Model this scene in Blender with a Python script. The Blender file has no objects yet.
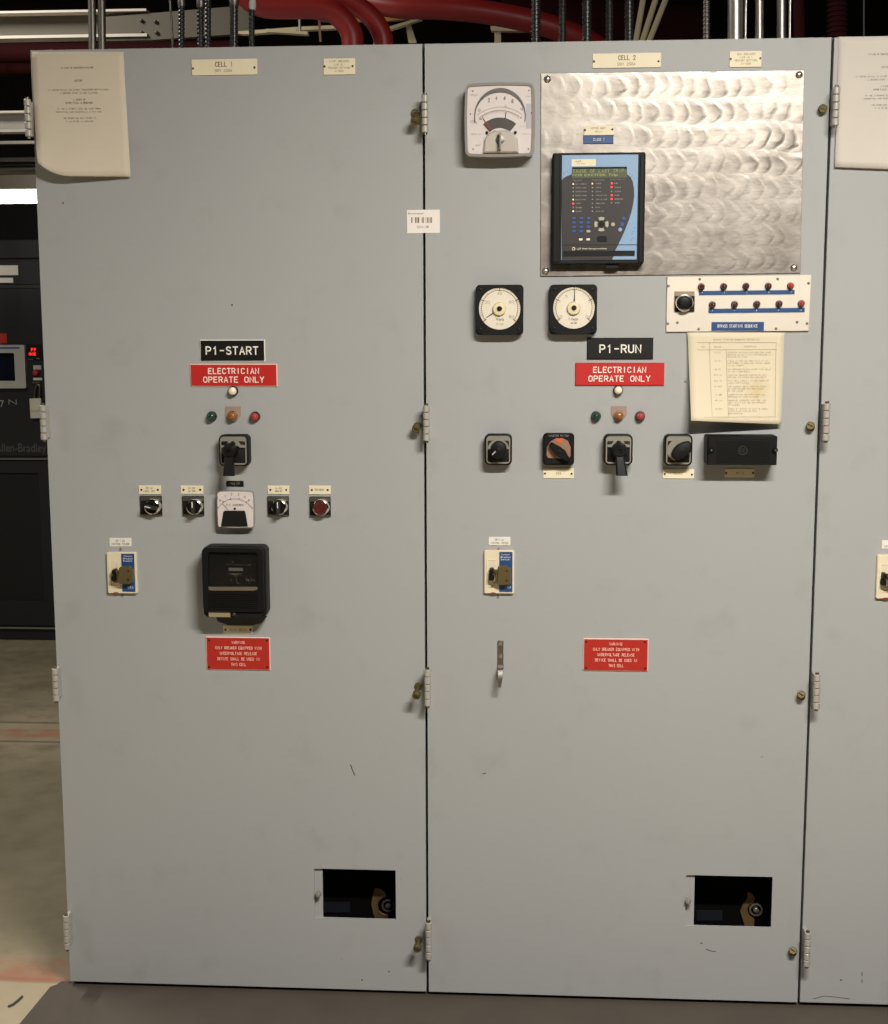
import bpy, bmesh, math, random
from mathutils import Vector, Matrix, Euler

random.seed(7)
SC = bpy.context.scene
COL = SC.collection
PI = math.pi

# ------------------------------------------------------------------ camera
CAM = Vector((1.1628, -3.16, 1.6525))
ROT = Euler((PI/2 - 0.1374, 0.0026, 0.0643), 'XYZ')
FPX = 1346.03
RM = ROT.to_matrix()
cd = bpy.data.cameras.new('camera')
cam = bpy.data.objects.new('camera', cd)
cam.location = CAM
cam.rotation_euler = ROT
cd.sensor_fit = 'HORIZONTAL'
cd.sensor_width = 36.0
cd.lens = FPX / 888.0 * 36.0
cd.clip_start = 0.05
cd.clip_end = 60
COL.objects.link(cam)
SC.camera = cam

W = 0.914      # width of one cabinet cell
H = 2.286      # height of the doors
FLOOR = -0.014


def ray(px, py):
    return RM @ Vector(((px - 444) / FPX, -(py - 512) / FPX, -1.0))


def P(px, py, y=0.0):
    d = ray(px, py)
    return CAM + d * ((y - CAM.y) / d.y)


def F(px, py, z=FLOOR):
    d = ray(px, py)
    return CAM + d * ((z - CAM.z) / d.z)


# --------------------------------------------------------------- materials
def lin(c):
    c = c / 255.0
    return c / 12.92 if c <= 0.04045 else ((c + 0.055) / 1.055) ** 2.4


def col(rgb):
    return (lin(rgb[0]), lin(rgb[1]), lin(rgb[2]), 1.0)


def new_mat(name):
    m = bpy.data.materials.new(name)
    m.use_nodes = True
    nt = m.node_tree
    b = nt.nodes['Principled BSDF']
    return m, nt, b


def mat(name, rgb, rough=0.5, metal=0.0, var=0.06, scale=30.0, bump=0.0, spec=None, emit=None, coat=0.0):
    """plain surface with a little procedural variation in tone"""
    m, nt, b = new_mat(name)
    tc = nt.nodes.new('ShaderNodeTexCoord')
    nz = nt.nodes.new('ShaderNodeTexNoise')
    nz.inputs['Scale'].default_value = scale
    nz.inputs['Detail'].default_value = 4
    nt.links.new(tc.outputs['Object'], nz.inputs['Vector'])
    mx = nt.nodes.new('ShaderNodeMix')
    mx.data_type = 'RGBA'
    c = col(rgb)
    mx.inputs['A'].default_value = tuple(v * (1 - var) for v in c[:3]) + (1,)
    mx.inputs['B'].default_value = tuple(min(1, v * (1 + var)) for v in c[:3]) + (1,)
    nt.links.new(nz.outputs['Fac'], mx.inputs['Factor'])
    nt.links.new(mx.outputs['Result'], b.inputs['Base Color'])
    b.inputs['Roughness'].default_value = rough
    b.inputs['Metallic'].default_value = metal
    if spec is not None:
        b.inputs['Specular IOR Level'].default_value = spec
    if coat:
        b.inputs['Coat Weight'].default_value = coat
        b.inputs['Coat Roughness'].default_value = 0.1
    if bump:
        bp = nt.nodes.new('ShaderNodeBump')
        bp.inputs['Strength'].default_value = bump
        bp.inputs['Distance'].default_value = 0.002
        nt.links.new(nz.outputs['Fac'], bp.inputs['Height'])
        nt.links.new(bp.outputs['Normal'], b.inputs['Normal'])
    if emit:
        b.inputs['Emission Color'].default_value = col(emit[0])
        b.inputs['Emission Strength'].default_value = emit[1]
    return m


def N(nt, kind, **kw):
    n = nt.nodes.new(kind)
    for k, v in kw.items():
        setattr(n, k, v)
    return n


def mathn(nt, op, a, b=None, c=None):
    n = nt.nodes.new('ShaderNodeMath')
    n.operation = op
    for i, v in enumerate((a, b, c)):
        if v is None:
            continue
        if isinstance(v, (int, float)):
            n.inputs[i].default_value = v
        else:
            nt.links.new(v, n.inputs[i])
    return n.outputs[0]


def ramp(nt, fac, stops):
    r = nt.nodes.new('ShaderNodeValToRGB')
    el = r.color_ramp.elements
    while len(el) < len(stops):
        el.new(0.5)
    for e, (p, c) in zip(el, stops):
        e.position = p
        e.color = c if len(c) == 4 else tuple(c) + (1,)
    nt.links.new(fac, r.inputs['Fac'])
    return r.outputs['Color']


def mixc(nt, fac, a, b):
    n = nt.nodes.new('ShaderNodeMix')
    n.data_type = 'RGBA'
    if isinstance(fac, (int, float)):
        n.inputs['Factor'].default_value = fac
    else:
        nt.links.new(fac, n.inputs['Factor'])
    for k, v in (('A', a), ('B', b)):
        if isinstance(v, tuple):
            n.inputs[k].default_value = v
        else:
            nt.links.new(v, n.inputs[k])
    return n.outputs['Result']


def noise(nt, vec, scale, detail=4, rough=0.55):
    n = nt.nodes.new('ShaderNodeTexNoise')
    n.inputs['Scale'].default_value = scale
    n.inputs['Detail'].default_value = detail
    n.inputs['Roughness'].default_value = rough
    nt.links.new(vec, n.inputs['Vector'])
    return n.outputs['Fac']


def paint_mat():
    m, nt, b = new_mat('grey_enamel')
    tc = N(nt, 'ShaderNodeNewGeometry').outputs['Position']
    big = noise(nt, tc, 2.2, 3)
    c = mixc(nt, big, col((163, 165, 166)), col((168, 170, 170)))
    # rubbed smudges, denser towards scuffs
    sm = noise(nt, tc, 9.0, 6, 0.6)
    f = ramp(nt, sm, [(0.57, (0, 0, 0)), (0.76, (1, 1, 1))])
    fm = mathn(nt, 'MULTIPLY', f, 0.22)
    c = mixc(nt, fm, c, col((120, 120, 114)))
    # tiny specks
    sp = noise(nt, tc, 55.0, 2)
    f2 = ramp(nt, sp, [(0.755, (0, 0, 0)), (0.79, (1, 1, 1))])
    c = mixc(nt, mathn(nt, 'MULTIPLY', f2, 0.35), c, col((80, 78, 72)))
    nt.links.new(c, b.inputs['Base Color'])
    b.inputs['Roughness'].default_value = 0.48
    b.inputs['Specular IOR Level'].default_value = 0.35
    bp = N(nt, 'ShaderNodeBump')
    bp.inputs['Strength'].default_value = 0.05
    bp.inputs['Distance'].default_value = 0.001
    nt.links.new(noise(nt, tc, 260, 2), bp.inputs['Height'])
    nt.links.new(bp.outputs['Normal'], b.inputs['Normal'])
    return m


def swirl_mat():
    """stainless sheet ground by hand with a disc: rows of overlapping crescents"""
    m, nt, b = new_mat('disc_ground_stainless')
    tc = N(nt, 'ShaderNodeTexCoord').outputs['Object']
    sx = N(nt, 'ShaderNodeSeparateXYZ')
    nt.links.new(tc, sx.inputs[0])
    x, z = sx.outputs['X'], sx.outputs['Z']
    wob = mathn(nt, 'SUBTRACT', noise(nt, tc, 6.0, 3), 0.5)
    wob2 = mathn(nt, 'SUBTRACT', noise(nt, tc, 13.0, 2), 0.5)
    zz = mathn(nt, 'ADD', z, mathn(nt, 'MULTIPLY', wob, 0.05))
    rowf = mathn(nt, 'DIVIDE', zz, 0.056)
    row = mathn(nt, 'FLOOR', rowf)
    fr = mathn(nt, 'SUBTRACT', mathn(nt, 'FRACT', rowf), 0.5)
    cx = mathn(nt, 'ADD', mathn(nt, 'DIVIDE', x, 0.033), mathn(nt, 'MULTIPLY', row, 0.37))
    cx = mathn(nt, 'ADD', cx, mathn(nt, 'MULTIPLY', wob2, 1.6))
    arc = mathn(nt, 'MULTIPLY', mathn(nt, 'MULTIPLY', fr, fr), 2.0)
    u = mathn(nt, 'ADD', cx, arc)
    saw = mathn(nt, 'FRACT', u)
    fade = ramp(nt, mathn(nt, 'ABSOLUTE', fr), [(0.22, (1, 1, 1)), (0.50, (0, 0, 0))])
    patch = ramp(nt, noise(nt, tc, 4.0, 2), [(0.36, (0.0, 0.0, 0.0)), (0.62, (1, 1, 1))])
    low = N(nt, 'ShaderNodeMapRange')
    nt.links.new(zz, low.inputs[0])
    for k_, v_ in ((1, -0.07), (2, 0.05), (3, 0.30), (4, 1.0)):
        low.inputs[k_].default_value = v_
    patch = mathn(nt, 'MULTIPLY', patch, low.outputs[0])
    tooth = ramp(nt, saw, [(0.0, (0, 0, 0)), (0.72, (1, 1, 1)), (0.98, (0, 0, 0))])
    hgt = mathn(nt, 'MULTIPLY', mathn(nt, 'MULTIPLY', tooth, fade), patch)
    # fine grinding lines, mostly level
    st = N(nt, 'ShaderNodeMapping')
    st.inputs['Scale'].default_value = (0.6, 1, 6)
    nt.links.new(tc, st.inputs['Vector'])
    fine = noise(nt, st.outputs['Vector'], 50, 5, 0.7)
    blot = noise(nt, tc, 14.0, 4, 0.6)
    bp = N(nt, 'ShaderNodeBump')
    bp.inputs['Strength'].default_value = 0.7
    bp.inputs['Distance'].default_value = 0.0013
    h2 = mathn(nt, 'ADD', hgt, mathn(nt, 'MULTIPLY', fine, 0.10))
    h2 = mathn(nt, 'ADD', h2, mathn(nt, 'MULTIPLY', blot, 1.0))
    nt.links.new(h2, bp.inputs['Height'])
    nt.links.new(bp.outputs['Normal'], b.inputs['Normal'])
    b.inputs['Metallic'].default_value = 1.0
    g2 = ramp(nt, blot, [(0.38, (0, 0, 0)), (0.66, (1, 1, 1))])
    c0 = mixc(nt, mathn(nt, 'MULTIPLY', g2, 0.6), col((160, 154, 147)), col((124, 118, 111)))
    c = mixc(nt, mathn(nt, 'MULTIPLY', hgt, 0.9), c0, col((86, 81, 75)))
    nt.links.new(c, b.inputs['Base Color'])
    ro = mathn(nt, 'ADD', 0.31, mathn(nt, 'MULTIPLY', fine, 0.20))
    nt.links.new(ro, b.inputs['Roughness'])
    return m


def floor_mat():
    m, nt, b = new_mat('worn_concrete')
    pos = N(nt, 'ShaderNodeNewGeometry').outputs['Position']
    sx = N(nt, 'ShaderNodeSeparateXYZ')
    nt.links.new(pos, sx.inputs[0])
    y = sx.outputs['Y']
    n1 = noise(nt, pos, 1.6, 6, 0.6)
    n2 = noise(nt, pos, 9.0, 6, 0.65)
    c = ramp(nt, n1, [(0.30, col((126, 117, 95))), (0.55, col((158, 147, 122))), (0.75, col((178, 166, 140)))])
    c = mixc(nt, mathn(nt, 'MULTIPLY', ramp(nt, n2, [(0.45, (0, 0, 0)), (0.7, (1, 1, 1))]), 0.45), c, col((96, 90, 70)))

    def band(y0, y1, soft):
        a = N(nt, 'ShaderNodeMapRange', interpolation_type='SMOOTHSTEP')
        nt.links.new(y, a.inputs[0])
        a.inputs[1].default_value = y0 - soft
        a.inputs[2].default_value = y0 + soft
        d = N(nt, 'ShaderNodeMapRange', interpolation_type='SMOOTHSTEP')
        nt.links.new(y, d.inputs[0])
        d.inputs[1].default_value = y1 - soft
        d.inputs[2].default_value = y1 + soft
        return mathn(nt, 'MULTIPLY', a.outputs[0], mathn(nt, 'SUBTRACT', 1.0, d.outputs[0]))
    wear = ramp(nt, n2, [(0.32, (0, 0, 0)), (0.58, (1, 1, 1))])
    ya, yb = F(20, 737).y, F(20, 729).y
    yc, yd = F(20, 744).y, F(20, 722).y
    c = mixc(nt, mathn(nt, 'MULTIPLY', band(yc, yd, 0.02), 0.35), c, col((190, 176, 148)))
    c = mixc(nt, mathn(nt, 'MULTIPLY', mathn(nt, 'MULTIPLY', band(ya, yb, 0.012), wear), 0.8), c, col((176, 122, 96)))
    for py in (722.5, 741.5):
        yy = F(20, py).y
        c = mixc(nt, mathn(nt, 'MULTIPLY', band(yy - 0.012, yy + 0.012, 0.006), 0.6), c, col((92, 80, 62)))
    # faded red lane near the cabinets
    yr0, yr1 = F(20, 981.5).y, F(20, 957).y
    c = mixc(nt, mathn(nt, 'MULTIPLY', mathn(nt, 'MULTIPLY', band(yr0, yr1, 0.010), 0.75), wear), c, col((166, 116, 92)))
    c = mixc(nt, mathn(nt, 'MULTIPLY', band(yr0 + 0.005, yr0 + 0.022, 0.006), 0.7), c, col((158, 104, 84)))
    # bare paler slab in front of it
    c = mixc(nt, mathn(nt, 'MULTIPLY', band(yr0 - 9.0, yr0 - 0.004, 0.006), 0.7), c, col((178, 164, 138)))
    # darker olive stretch beside the cabinet
    c = mixc(nt, mathn(nt, 'MULTIPLY', band(yr1 + 0.05, yc - 0.25, 0.18), 0.55), c, col((104, 98, 78)))
    nt.links.new(c, b.inputs['Base Color'])
    b.inputs['Roughness'].default_value = 0.5
    bp = N(nt, 'ShaderNodeBump')
    bp.inputs['Strength'].default_value = 0.15
    bp.inputs['Distance'].default_value = 0.003
    nt.links.new(n2, bp.inputs['Height'])
    nt.links.new(bp.outputs['Normal'], b.inputs['Normal'])
    return m


def thin_glass(name, refl=0.05, tint=(255, 255, 255)):
    m = bpy.data.materials.new(name)
    m.use_nodes = True
    nt = m.node_tree
    nt.nodes.remove(nt.nodes['Principled BSDF'])
    tr = N(nt, 'ShaderNodeBsdfTransparent')
    tr.inputs['Color'].default_value = col(tint)
    gl = N(nt, 'ShaderNodeBsdfGlossy')
    gl.inputs['Roughness'].default_value = 0.06
    ms = N(nt, 'ShaderNodeMixShader')
    ms.inputs['Fac'].default_value = refl
    nt.links.new(tr.outputs[0], ms.inputs[1])
    nt.links.new(gl.outputs[0], ms.inputs[2])
    nt.links.new(ms.outputs[0], nt.nodes['Material Output'].inputs['Surface'])
    return m


def stained_paper(name, rgb, stain):
    m, nt, b = new_mat(name)
    tc = N(nt, 'ShaderNodeTexCoord').outputs['Object']
    n1 = noise(nt, tc, 6, 4)
    c = mixc(nt, n1, col(rgb), col(tuple(int(v * 0.96) for v in rgb)))
    if stain:
        v = N(nt, 'ShaderNodeVectorMath', operation='DISTANCE')
        nt.links.new(tc, v.inputs[0])
        v.inputs[1].default_value = stain
        d = mathn(nt, 'ADD', v.outputs['Value'], mathn(nt, 'MULTIPLY', noise(nt, tc, 40, 4), 0.03))
        f = ramp(nt, d, [(0.018, (1, 1, 1)), (0.05, (0, 0, 0))])
        c = mixc(nt, mathn(nt, 'MULTIPLY', f, 0.55), c, col((196, 170, 100)))
    nt.links.new(c, b.inputs['Base Color'])
    b.inputs['Roughness'].default_value = 0.85
    b.inputs['Specular IOR Level'].default_value = 0.15
    return m


M = dict(
    paint=paint_mat(),
    swirl=swirl_mat(),
    floor=floor_mat(),
    dark_in=mat('dark_interior', (38, 38, 37), 0.8),
    breaker=mat('breaker_black', (6, 6, 6), 0.8, spec=0.1),
    black=mat('black_bakelite', (17, 17, 16), 0.5, spec=0.24, var=0.1, scale=60, bump=0.06),
    blackm=mat('matt_black', (16, 16, 16), 0.6, spec=0.3),
    charcoal=mat('charcoal_plastic', (48, 46, 44), 0.45),
    chrome=mat('polished_chrome', (225, 222, 216), 0.14, 1.0),
    silver=mat('satin_silver', (196, 190, 180), 0.34, 1.0),
    galv=mat('galvanised_steel', (176, 172, 164), 0.42, 1.0, var=0.18, scale=14),
    steel=mat('dull_steel', (130, 126, 118), 0.45, 1.0, var=0.15),
    brass=mat('tarnished_brass', (104, 92, 60), 0.6, 0.6, var=0.3, scale=120),
    bronze=mat('bronze_plate', (128, 104, 70), 0.5, 0.6, var=0.2),
    darkscrew=mat('dark_screw', (46, 42, 36), 0.4, 0.6),
    ivory=mat('ivory_laminate', (232, 222, 192), 0.5, var=0.03),
    white=mat('white_laminate', (232, 228, 220), 0.5, var=0.03),
    cream_lens=mat('white_lens', (238, 230, 208), 0.25, coat=0.4),
    red=mat('red_laminate', (190, 38, 34), 0.42, var=0.05),
    redw=mat('warning_red_laminate', (178, 38, 28), 0.45, var=0.05),
    pinkedge=mat('pink_bevel', (226, 196, 186), 0.5),
    blk_lam=mat('black_laminate', (18, 16, 15), 0.4),
    blue=mat('blue_laminate', (33, 74, 126), 0.42, var=0.06),
    ink=mat('black_ink', (44, 40, 36), 0.7),
    inkbrown=mat('engraved_brown', (128, 107, 82), 0.7),
    inkgrey=mat('faded_ink', (150, 136, 116), 0.8),
    inkwhite=mat('white_engraving', (240, 234, 224), 0.6, var=0.02),
    inkpink=mat('pale_engraving', (246, 206, 190), 0.6, var=0.02),
    paper=stained_paper('old_paper', (216, 205, 186), None),
    paper2=stained_paper('yellowed_paper', (222, 212, 186), (0.045, 0, -0.03)),
    paper3=stained_paper('bright_paper', (212, 206, 196), None),
    sticker=mat('white_sticker', (236, 230, 224), 0.55, var=0.02),
    green=mat('green_lens', (16, 60, 48), 0.2, coat=0.6),
    amber=mat('amber_lens', (148, 92, 30), 0.2, coat=0.6),
    redlens=mat('red_lens', (164, 52, 46), 0.22, coat=0.6),
    darkred=mat('unlit_red_lens', (78, 28, 24), 0.2, coat=0.6),
    redlit=mat('brighter_red_lens', (180, 44, 40), 0.22, coat=0.6),
    tag=mat('translucent_brown_tag', (158, 134, 122), 0.4, var=0.05),
    copper=mat('copper_dial', (170, 132, 112), 0.35, 0.3, var=0.08),
    orange=mat('orange_mark', (228, 96, 40), 0.5),
    dial=mat('meter_dial', (238, 230, 212), 0.5, var=0.02),
    dialpink=mat('recorder_dial', (226, 218, 216), 0.5, var=0.03),
    clearcase=mat('frosted_case', (146, 143, 138), 0.18, var=0.05, coat=0.5),
    redink=mat('red_pointer', (150, 50, 40), 0.5),
    glass=thin_glass('clear_cover', 0.035),
    darkglass=thin_glass('smoked_window', 0.05, (170, 170, 165)),
    beige=mat('beige_moulding', (226, 214, 186), 0.5, var=0.03),
    olive=mat('olive_brown_hasp', (104, 90, 56), 0.42, 0.35, var=0.15),
    lightblue=mat('light_blue_overlay', (136, 168, 202), 0.4, var=0.02),
    lcd=mat('lcd_green', (72, 78, 52), 0.4),
    lcdink=mat('lcd_letters', (152, 164, 104), 0.5),
    bluekey=mat('blue_key', (50, 78, 150), 0.5),
    greykey=mat('grey_key', (176, 172, 152), 0.5),
    ledred=mat('red_led', (255, 60, 70), 0.4, emit=((255, 40, 60), 1.6)),
    ledpale=mat('pale_led', (250, 236, 190), 0.4, emit=((255, 226, 170), 0.9)),
    smalltext=mat('panel_print', (168, 164, 158), 0.6),
    stain_sheet=mat('brushed_panel', (228, 220, 206), 0.42, 0.35, var=0.06, scale=20),
    mat_rubber=mat('rubber_mat', (78, 70, 62), 0.65, var=0.22, scale=7, bump=0.3),
    wallm=mat('dark_wall', (46, 44, 42), 0.9),
    ceil=mat('dark_ceiling', (30, 29, 28), 0.95),
    drive=mat('drive_black', (28, 28, 30), 0.55, var=0.08),
    drivedark=mat('drive_grille', (14, 14, 14), 0.7),
    trimline=mat('drive_trim', (140, 134, 120), 0.4, 0.5),
    hmi=mat('hmi_bezel', (196, 196, 190), 0.5),
    screen=mat('hmi_screen', (20, 26, 40), 0.15),
    redlabel=mat('red_label', (190, 52, 40), 0.5),
    seg=mat('red_segments', (255, 40, 36), 0.4, emit=((255, 40, 36), 3.0)),
    lockwhite=mat('white_padlock', (226, 222, 206), 0.45),
    rubberhose=mat('red_hose', (146, 36, 34), 0.42, var=0.12, scale=9),
    reddark=mat('dark_red_duct', (50, 14, 16), 0.85, spec=0.15, var=0.12),
    conduit=mat('black_corrugated', (36, 35, 33), 0.35, spec=0.6),
    tan=mat('tan_cable', (150, 138, 108), 0.6),
    cream=mat('cream_tray', (214, 200, 164), 0.6),
    wood=mat('ochre_board', (176, 128, 64), 0.6, var=0.15),
    tube=mat('lit_tube', (255, 255, 250), 0.4, emit=((255, 250, 240), 9.0)),
    fixture=mat('fixture_enamel', (150, 140, 128), 0.5),
    dimlabel=mat('blue_black_label', (20, 23, 30), 0.5),
    dimprint=mat('dim_grey_print', (92, 89, 86), 0.6),
    overlay=mat('keypad_overlay', (42, 38, 37), 0.5),
    sockm=mat('worn_socket_steel', (112, 108, 100), 0.3, 0.4),
    relayin=mat('relay_interior', (9, 9, 9), 0.7, spec=0.15),
    beamgrey=mat('dusty_beam_steel', (100, 95, 85), 0.6, 0.35, var=0.15, scale=6),
    pale=mat('pale_silver_trim', (156, 152, 140), 0.4, 0.35, var=0.08),
    flangem=mat('lit_flange_steel', (214, 208, 196), 0.5, 0.1, var=0.1),  # light from above put into the flange colour, paler than the web
    hingem=mat('hinge_grey', (176, 173, 164), 0.42, 0.15, var=0.08),
    scuff=mat('black_scuff', (70, 68, 62), 0.8),
)


# ------------------------------------------------------------ mesh builder
def rrect(cx, cz, w, h, r, n=5):
    r = min(r, w / 2 - 1e-6, h / 2 - 1e-6)
    pts = []
    for (sx, sz, a0) in ((1, 1, 0), (-1, 1, 90), (-1, -1, 180), (1, -1, 270)):
        ox, oz = cx + sx * (w / 2 - r), cz + sz * (h / 2 - r)
        for k in range(n + 1):
            a = math.radians(a0 + 90 * k / n)
            pts.append((ox + r * math.cos(a), oz + r * math.sin(a)))
    return pts


def bulged(cx, cz, w, h, r, b, n=5, sub=6):
    """rounded rectangle whose four sides bow outwards"""
    base = rrect(0, 0, w, h, r, n)
    pts = []
    for i, p in enumerate(base):
        q = base[(i + 1) % len(base)]
        k = sub if math.dist(p, q) > 2.5 * r else 1
        for j in range(k):
            t = j / k
            pts.append((p[0] + (q[0] - p[0]) * t, p[1] + (q[1] - p[1]) * t))
    out = []
    for (x, z) in pts:
        fx = 1 - b * (2 * z / h) ** 2
        fz = 1 - b * (2 * x / w) ** 2
        out.append((cx + x * fx, cz + z * fz))
    return out


def inset(pts, d):
    n = len(pts)
    area = sum(pts[i][0] * pts[(i + 1) % n][1] - pts[(i + 1) % n][0] * pts[i][1] for i in range(n))
    s = 1 if area > 0 else -1
    out = []
    for i in range(n):
        a, p, c = pts[i - 1], pts[i], pts[(i + 1) % n]
        e1 = Vector((p[0] - a[0], p[1] - a[1]))
        e2 = Vector((c[0] - p[0], c[1] - p[1]))
        if e1.length < 1e-9 or e2.length < 1e-9:
            out.append(p)
            continue
        e1.normalize()
        e2.normalize()
        n1 = Vector((-e1.y, e1.x)) * s
        n2 = Vector((-e2.y, e2.x)) * s
        m = n1 + n2
        if m.length < 1e-6:
            m = n1
        m.normalize()
        k = d / max(0.35, m.dot(n1))
        out.append((p[0] + m.x * k, p[1] + m.y * k))
    return out


class MB:
    def __init__(s):
        s.bm = bmesh.new()

    def loft(s, loops, cap0=True, cap1=True, closed=True):
        rows = [[s.bm.verts.new(p) for p in lp] for lp in loops]
        for a, b in zip(rows, rows[1:]):
            n = len(a)
            for i in range(n if closed else n - 1):
                j = (i + 1) % n
                s.bm.faces.new((a[i], a[j], b[j], b[i]))
        if cap0:
            s.bm.faces.new(rows[0][::-1])
        if cap1:
            s.bm.faces.new(rows[-1])
        return s

    def prism(s, pts, y0, y1, ch=0.0):
        """outline in x,z pushed from y0 (back) to y1 (front, smaller), front edge chamfered"""
        loops = [[(x, y0, z) for x, z in pts]]
        if ch:
            loops.append([(x, y1 + ch, z) for x, z in pts])
            ip = inset(pts, ch)
            loops.append([(x, y1, z) for x, z in ip])
        else:
            loops.append([(x, y1, z) for x, z in pts])
        return s.loft(loops)

    def profile(s, pts, prof):
        """outline with (y, inset) steps from back to front"""
        return s.loft([[(x, y, z) for x, z in (inset(pts, d) if d else pts)] for y, d in prof])

    def box(s, x0, x1, y0, y1, z0, z1, ch=0.0):
        if ch:
            return s.prism([(x0, z0), (x1, z0), (x1, z1), (x0, z1)], max(y0, y1), min(y0, y1), ch)
        return s.loft([[(x0, y0, z0), (x1, y0, z0), (x1, y1, z0), (x0, y1, z0)],
                       [(x0, y0, z1), (x1, y0, z1), (x1, y1, z1), (x0, y1, z1)]])

    def lathe(s, cx, cz, prof, seg=24, cap0=True, cap1=True):
        """(radius, y) steps turned about an axis along y"""
        loops = []
        for r, y in prof:
            r = max(r, 1e-5)
            loops.append([(cx + r * math.cos(2 * PI * k / seg), y, cz + r * math.sin(2 * PI * k / seg)) for k in range(seg)])
        return s.loft(loops, cap0, cap1)

    def dome(s, cx, cz, r, y0, hgt, seg=20, n=6):
        return s.lathe(cx, cz, [(r * math.cos(PI / 2 * k / n), y0 - hgt * math.sin(PI / 2 * k / n)) for k in range(n + 1)], seg)

    def ring(s, cx, cz, r0, r1, y0, y1, a0=0.0, a1=360.0, seg=32):
        full = abs(a1 - a0) >= 359.9
        n = seg
        pts = []
        for k in range(n + (0 if full else 1)):
            a = math.radians(a0 + (a1 - a0) * k / n)
            c, d = math.cos(a), math.sin(a)
            pts.append([(cx + r0 * c, y0, cz + r0 * d), (cx + r1 * c, y0, cz + r1 * d),
                        (cx + r1 * c, y1, cz + r1 * d), (cx + r0 * c, y1, cz + r0 * d)])
        if full:
            pts.append(pts[0])
            rows = [[s.bm.verts.new(p) for p in lp] for lp in pts[:-1]]
            rows.append(rows[0])
            for a, b in zip(rows, rows[1:]):
                for i in range(4):
                    j = (i + 1) % 4
                    s.bm.faces.new((a[i], a[j], b[j], b[i]))
        else:
            s.loft(pts)
        return s

    def frame(s, outer, inner, y0, y1):
        """flat ring between two outlines with the same number of points"""
        n = len(outer)
        rows = []
        for i in range(n):
            o, p = outer[i], inner[i]
            rows.append([s.bm.verts.new(v) for v in ((o[0], y0, o[1]), (o[0], y1, o[1]), (p[0], y1, p[1]), (p[0], y0, p[1]))])
        for i in range(n):
            a, b = rows[i], rows[(i + 1) % n]
            for k in range(4):
                j = (k + 1) % 4
                s.bm.faces.new((a[k], a[j], b[j], b[k]))
        return s

    def tube(s, path, r, seg=12, rr=None):
        path = [Vector(p) for p in path]
        loops = []
        up = None
        for i, p in enumerate(path):
            d = (path[min(i + 1, len(path) - 1)] - path[max(i - 1, 0)]).normalized()
            if up is None:
                up = Vector((0, 1, 0)) if abs(d.y) < 0.9 else Vector((1, 0, 0))
            u = d.cross(up).normalized()
            v = u.cross(d).normalized()
            up = v
            q = r if rr is None else rr[i]
            loops.append([tuple(p + u * q * math.cos(2 * PI * k / seg) + v * q * math.sin(2 * PI * k / seg)) for k in range(seg)])
        return s.loft(loops)

    def stroke(s, a, b, w, y0, y1):
        a, b = Vector(a), Vector(b)
        d = (b - a).normalized() * 1.0
        n = Vector((-d.y, d.x)) * (w / 2)
        return s.prism([tuple(a + n), tuple(b + n), tuple(b - n), tuple(a - n)], y0, y1)

    def build(s, name, material, parent=None, angle=40):
        bmesh.ops.recalc_face_normals(s.bm, faces=s.bm.faces)
        me = bpy.data.meshes.new(name)
        s.bm.to_mesh(me)
        s.bm.free()
        me.materials.append(material)
        for p in me.polygons:
            p.use_smooth = True
        me.set_sharp_from_angle(angle=math.radians(angle))
        o = bpy.data.objects.new(name, me)
        COL.objects.link(o)
        if parent is not None:
            o.parent = parent.o if isinstance(parent, Thing) else parent
        return o


def tag(o, label, cat, group=None, kind=None):
    if label:
        o['label'] = label
    if cat:
        o['category'] = cat
    if group:
        o['group'] = group
    if kind:
        o['kind'] = kind
    return o


class Thing:
    """an Empty at the thing's base on the door face, parts measured in the photo's plane"""
    def __init__(s, name, label, cat, px, py, group=None, y=0.0):
        s.y = y
        s.loc = P(px, py, y)
        s.o = bpy.data.objects.new(name, None)
        s.o.empty_display_size = 0.03
        s.o.location = s.loc
        COL.objects.link(s.o)
        tag(s.o, label, cat, group)
        s.mpp = (P(px + 1, py, y) - s.loc).length

    def L(s, px, py, d=0.0):
        q = P(px, py, s.y - d) - s.loc
        return (q.x, q.z)

    def Ls(s, pts, d=0.0):
        return [s.L(a, b, d) for a, b in pts]

    def R(s, x0, y0, x1, y1, d=0.0):
        cx, cz = s.L((x0 + x1) / 2, (y0 + y1) / 2, d)
        ax, _ = s.L(x0, (y0 + y1) / 2, d)
        bx, _ = s.L(x1, (y0 + y1) / 2, d)
        _, az = s.L((x0 + x1) / 2, y0, d)
        _, bz = s.L((x0 + x1) / 2, y1, d)
        return cx, cz, bx - ax, az - bz

    def rr(s, x0, y0, x1, y1, d=0.0, r=0.0):
        cx, cz, w, h = s.R(x0, y0, x1, y1, d)
        if r <= 0:
            return [(cx - w / 2, cz - h / 2), (cx + w / 2, cz - h / 2), (cx + w / 2, cz + h / 2), (cx - w / 2, cz + h / 2)]
        return rrect(cx, cz, w, h, r * s.mpp)


E0 = -0.0003    # devices sit this far off the sheet they are fixed to

_tc = {}


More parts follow.
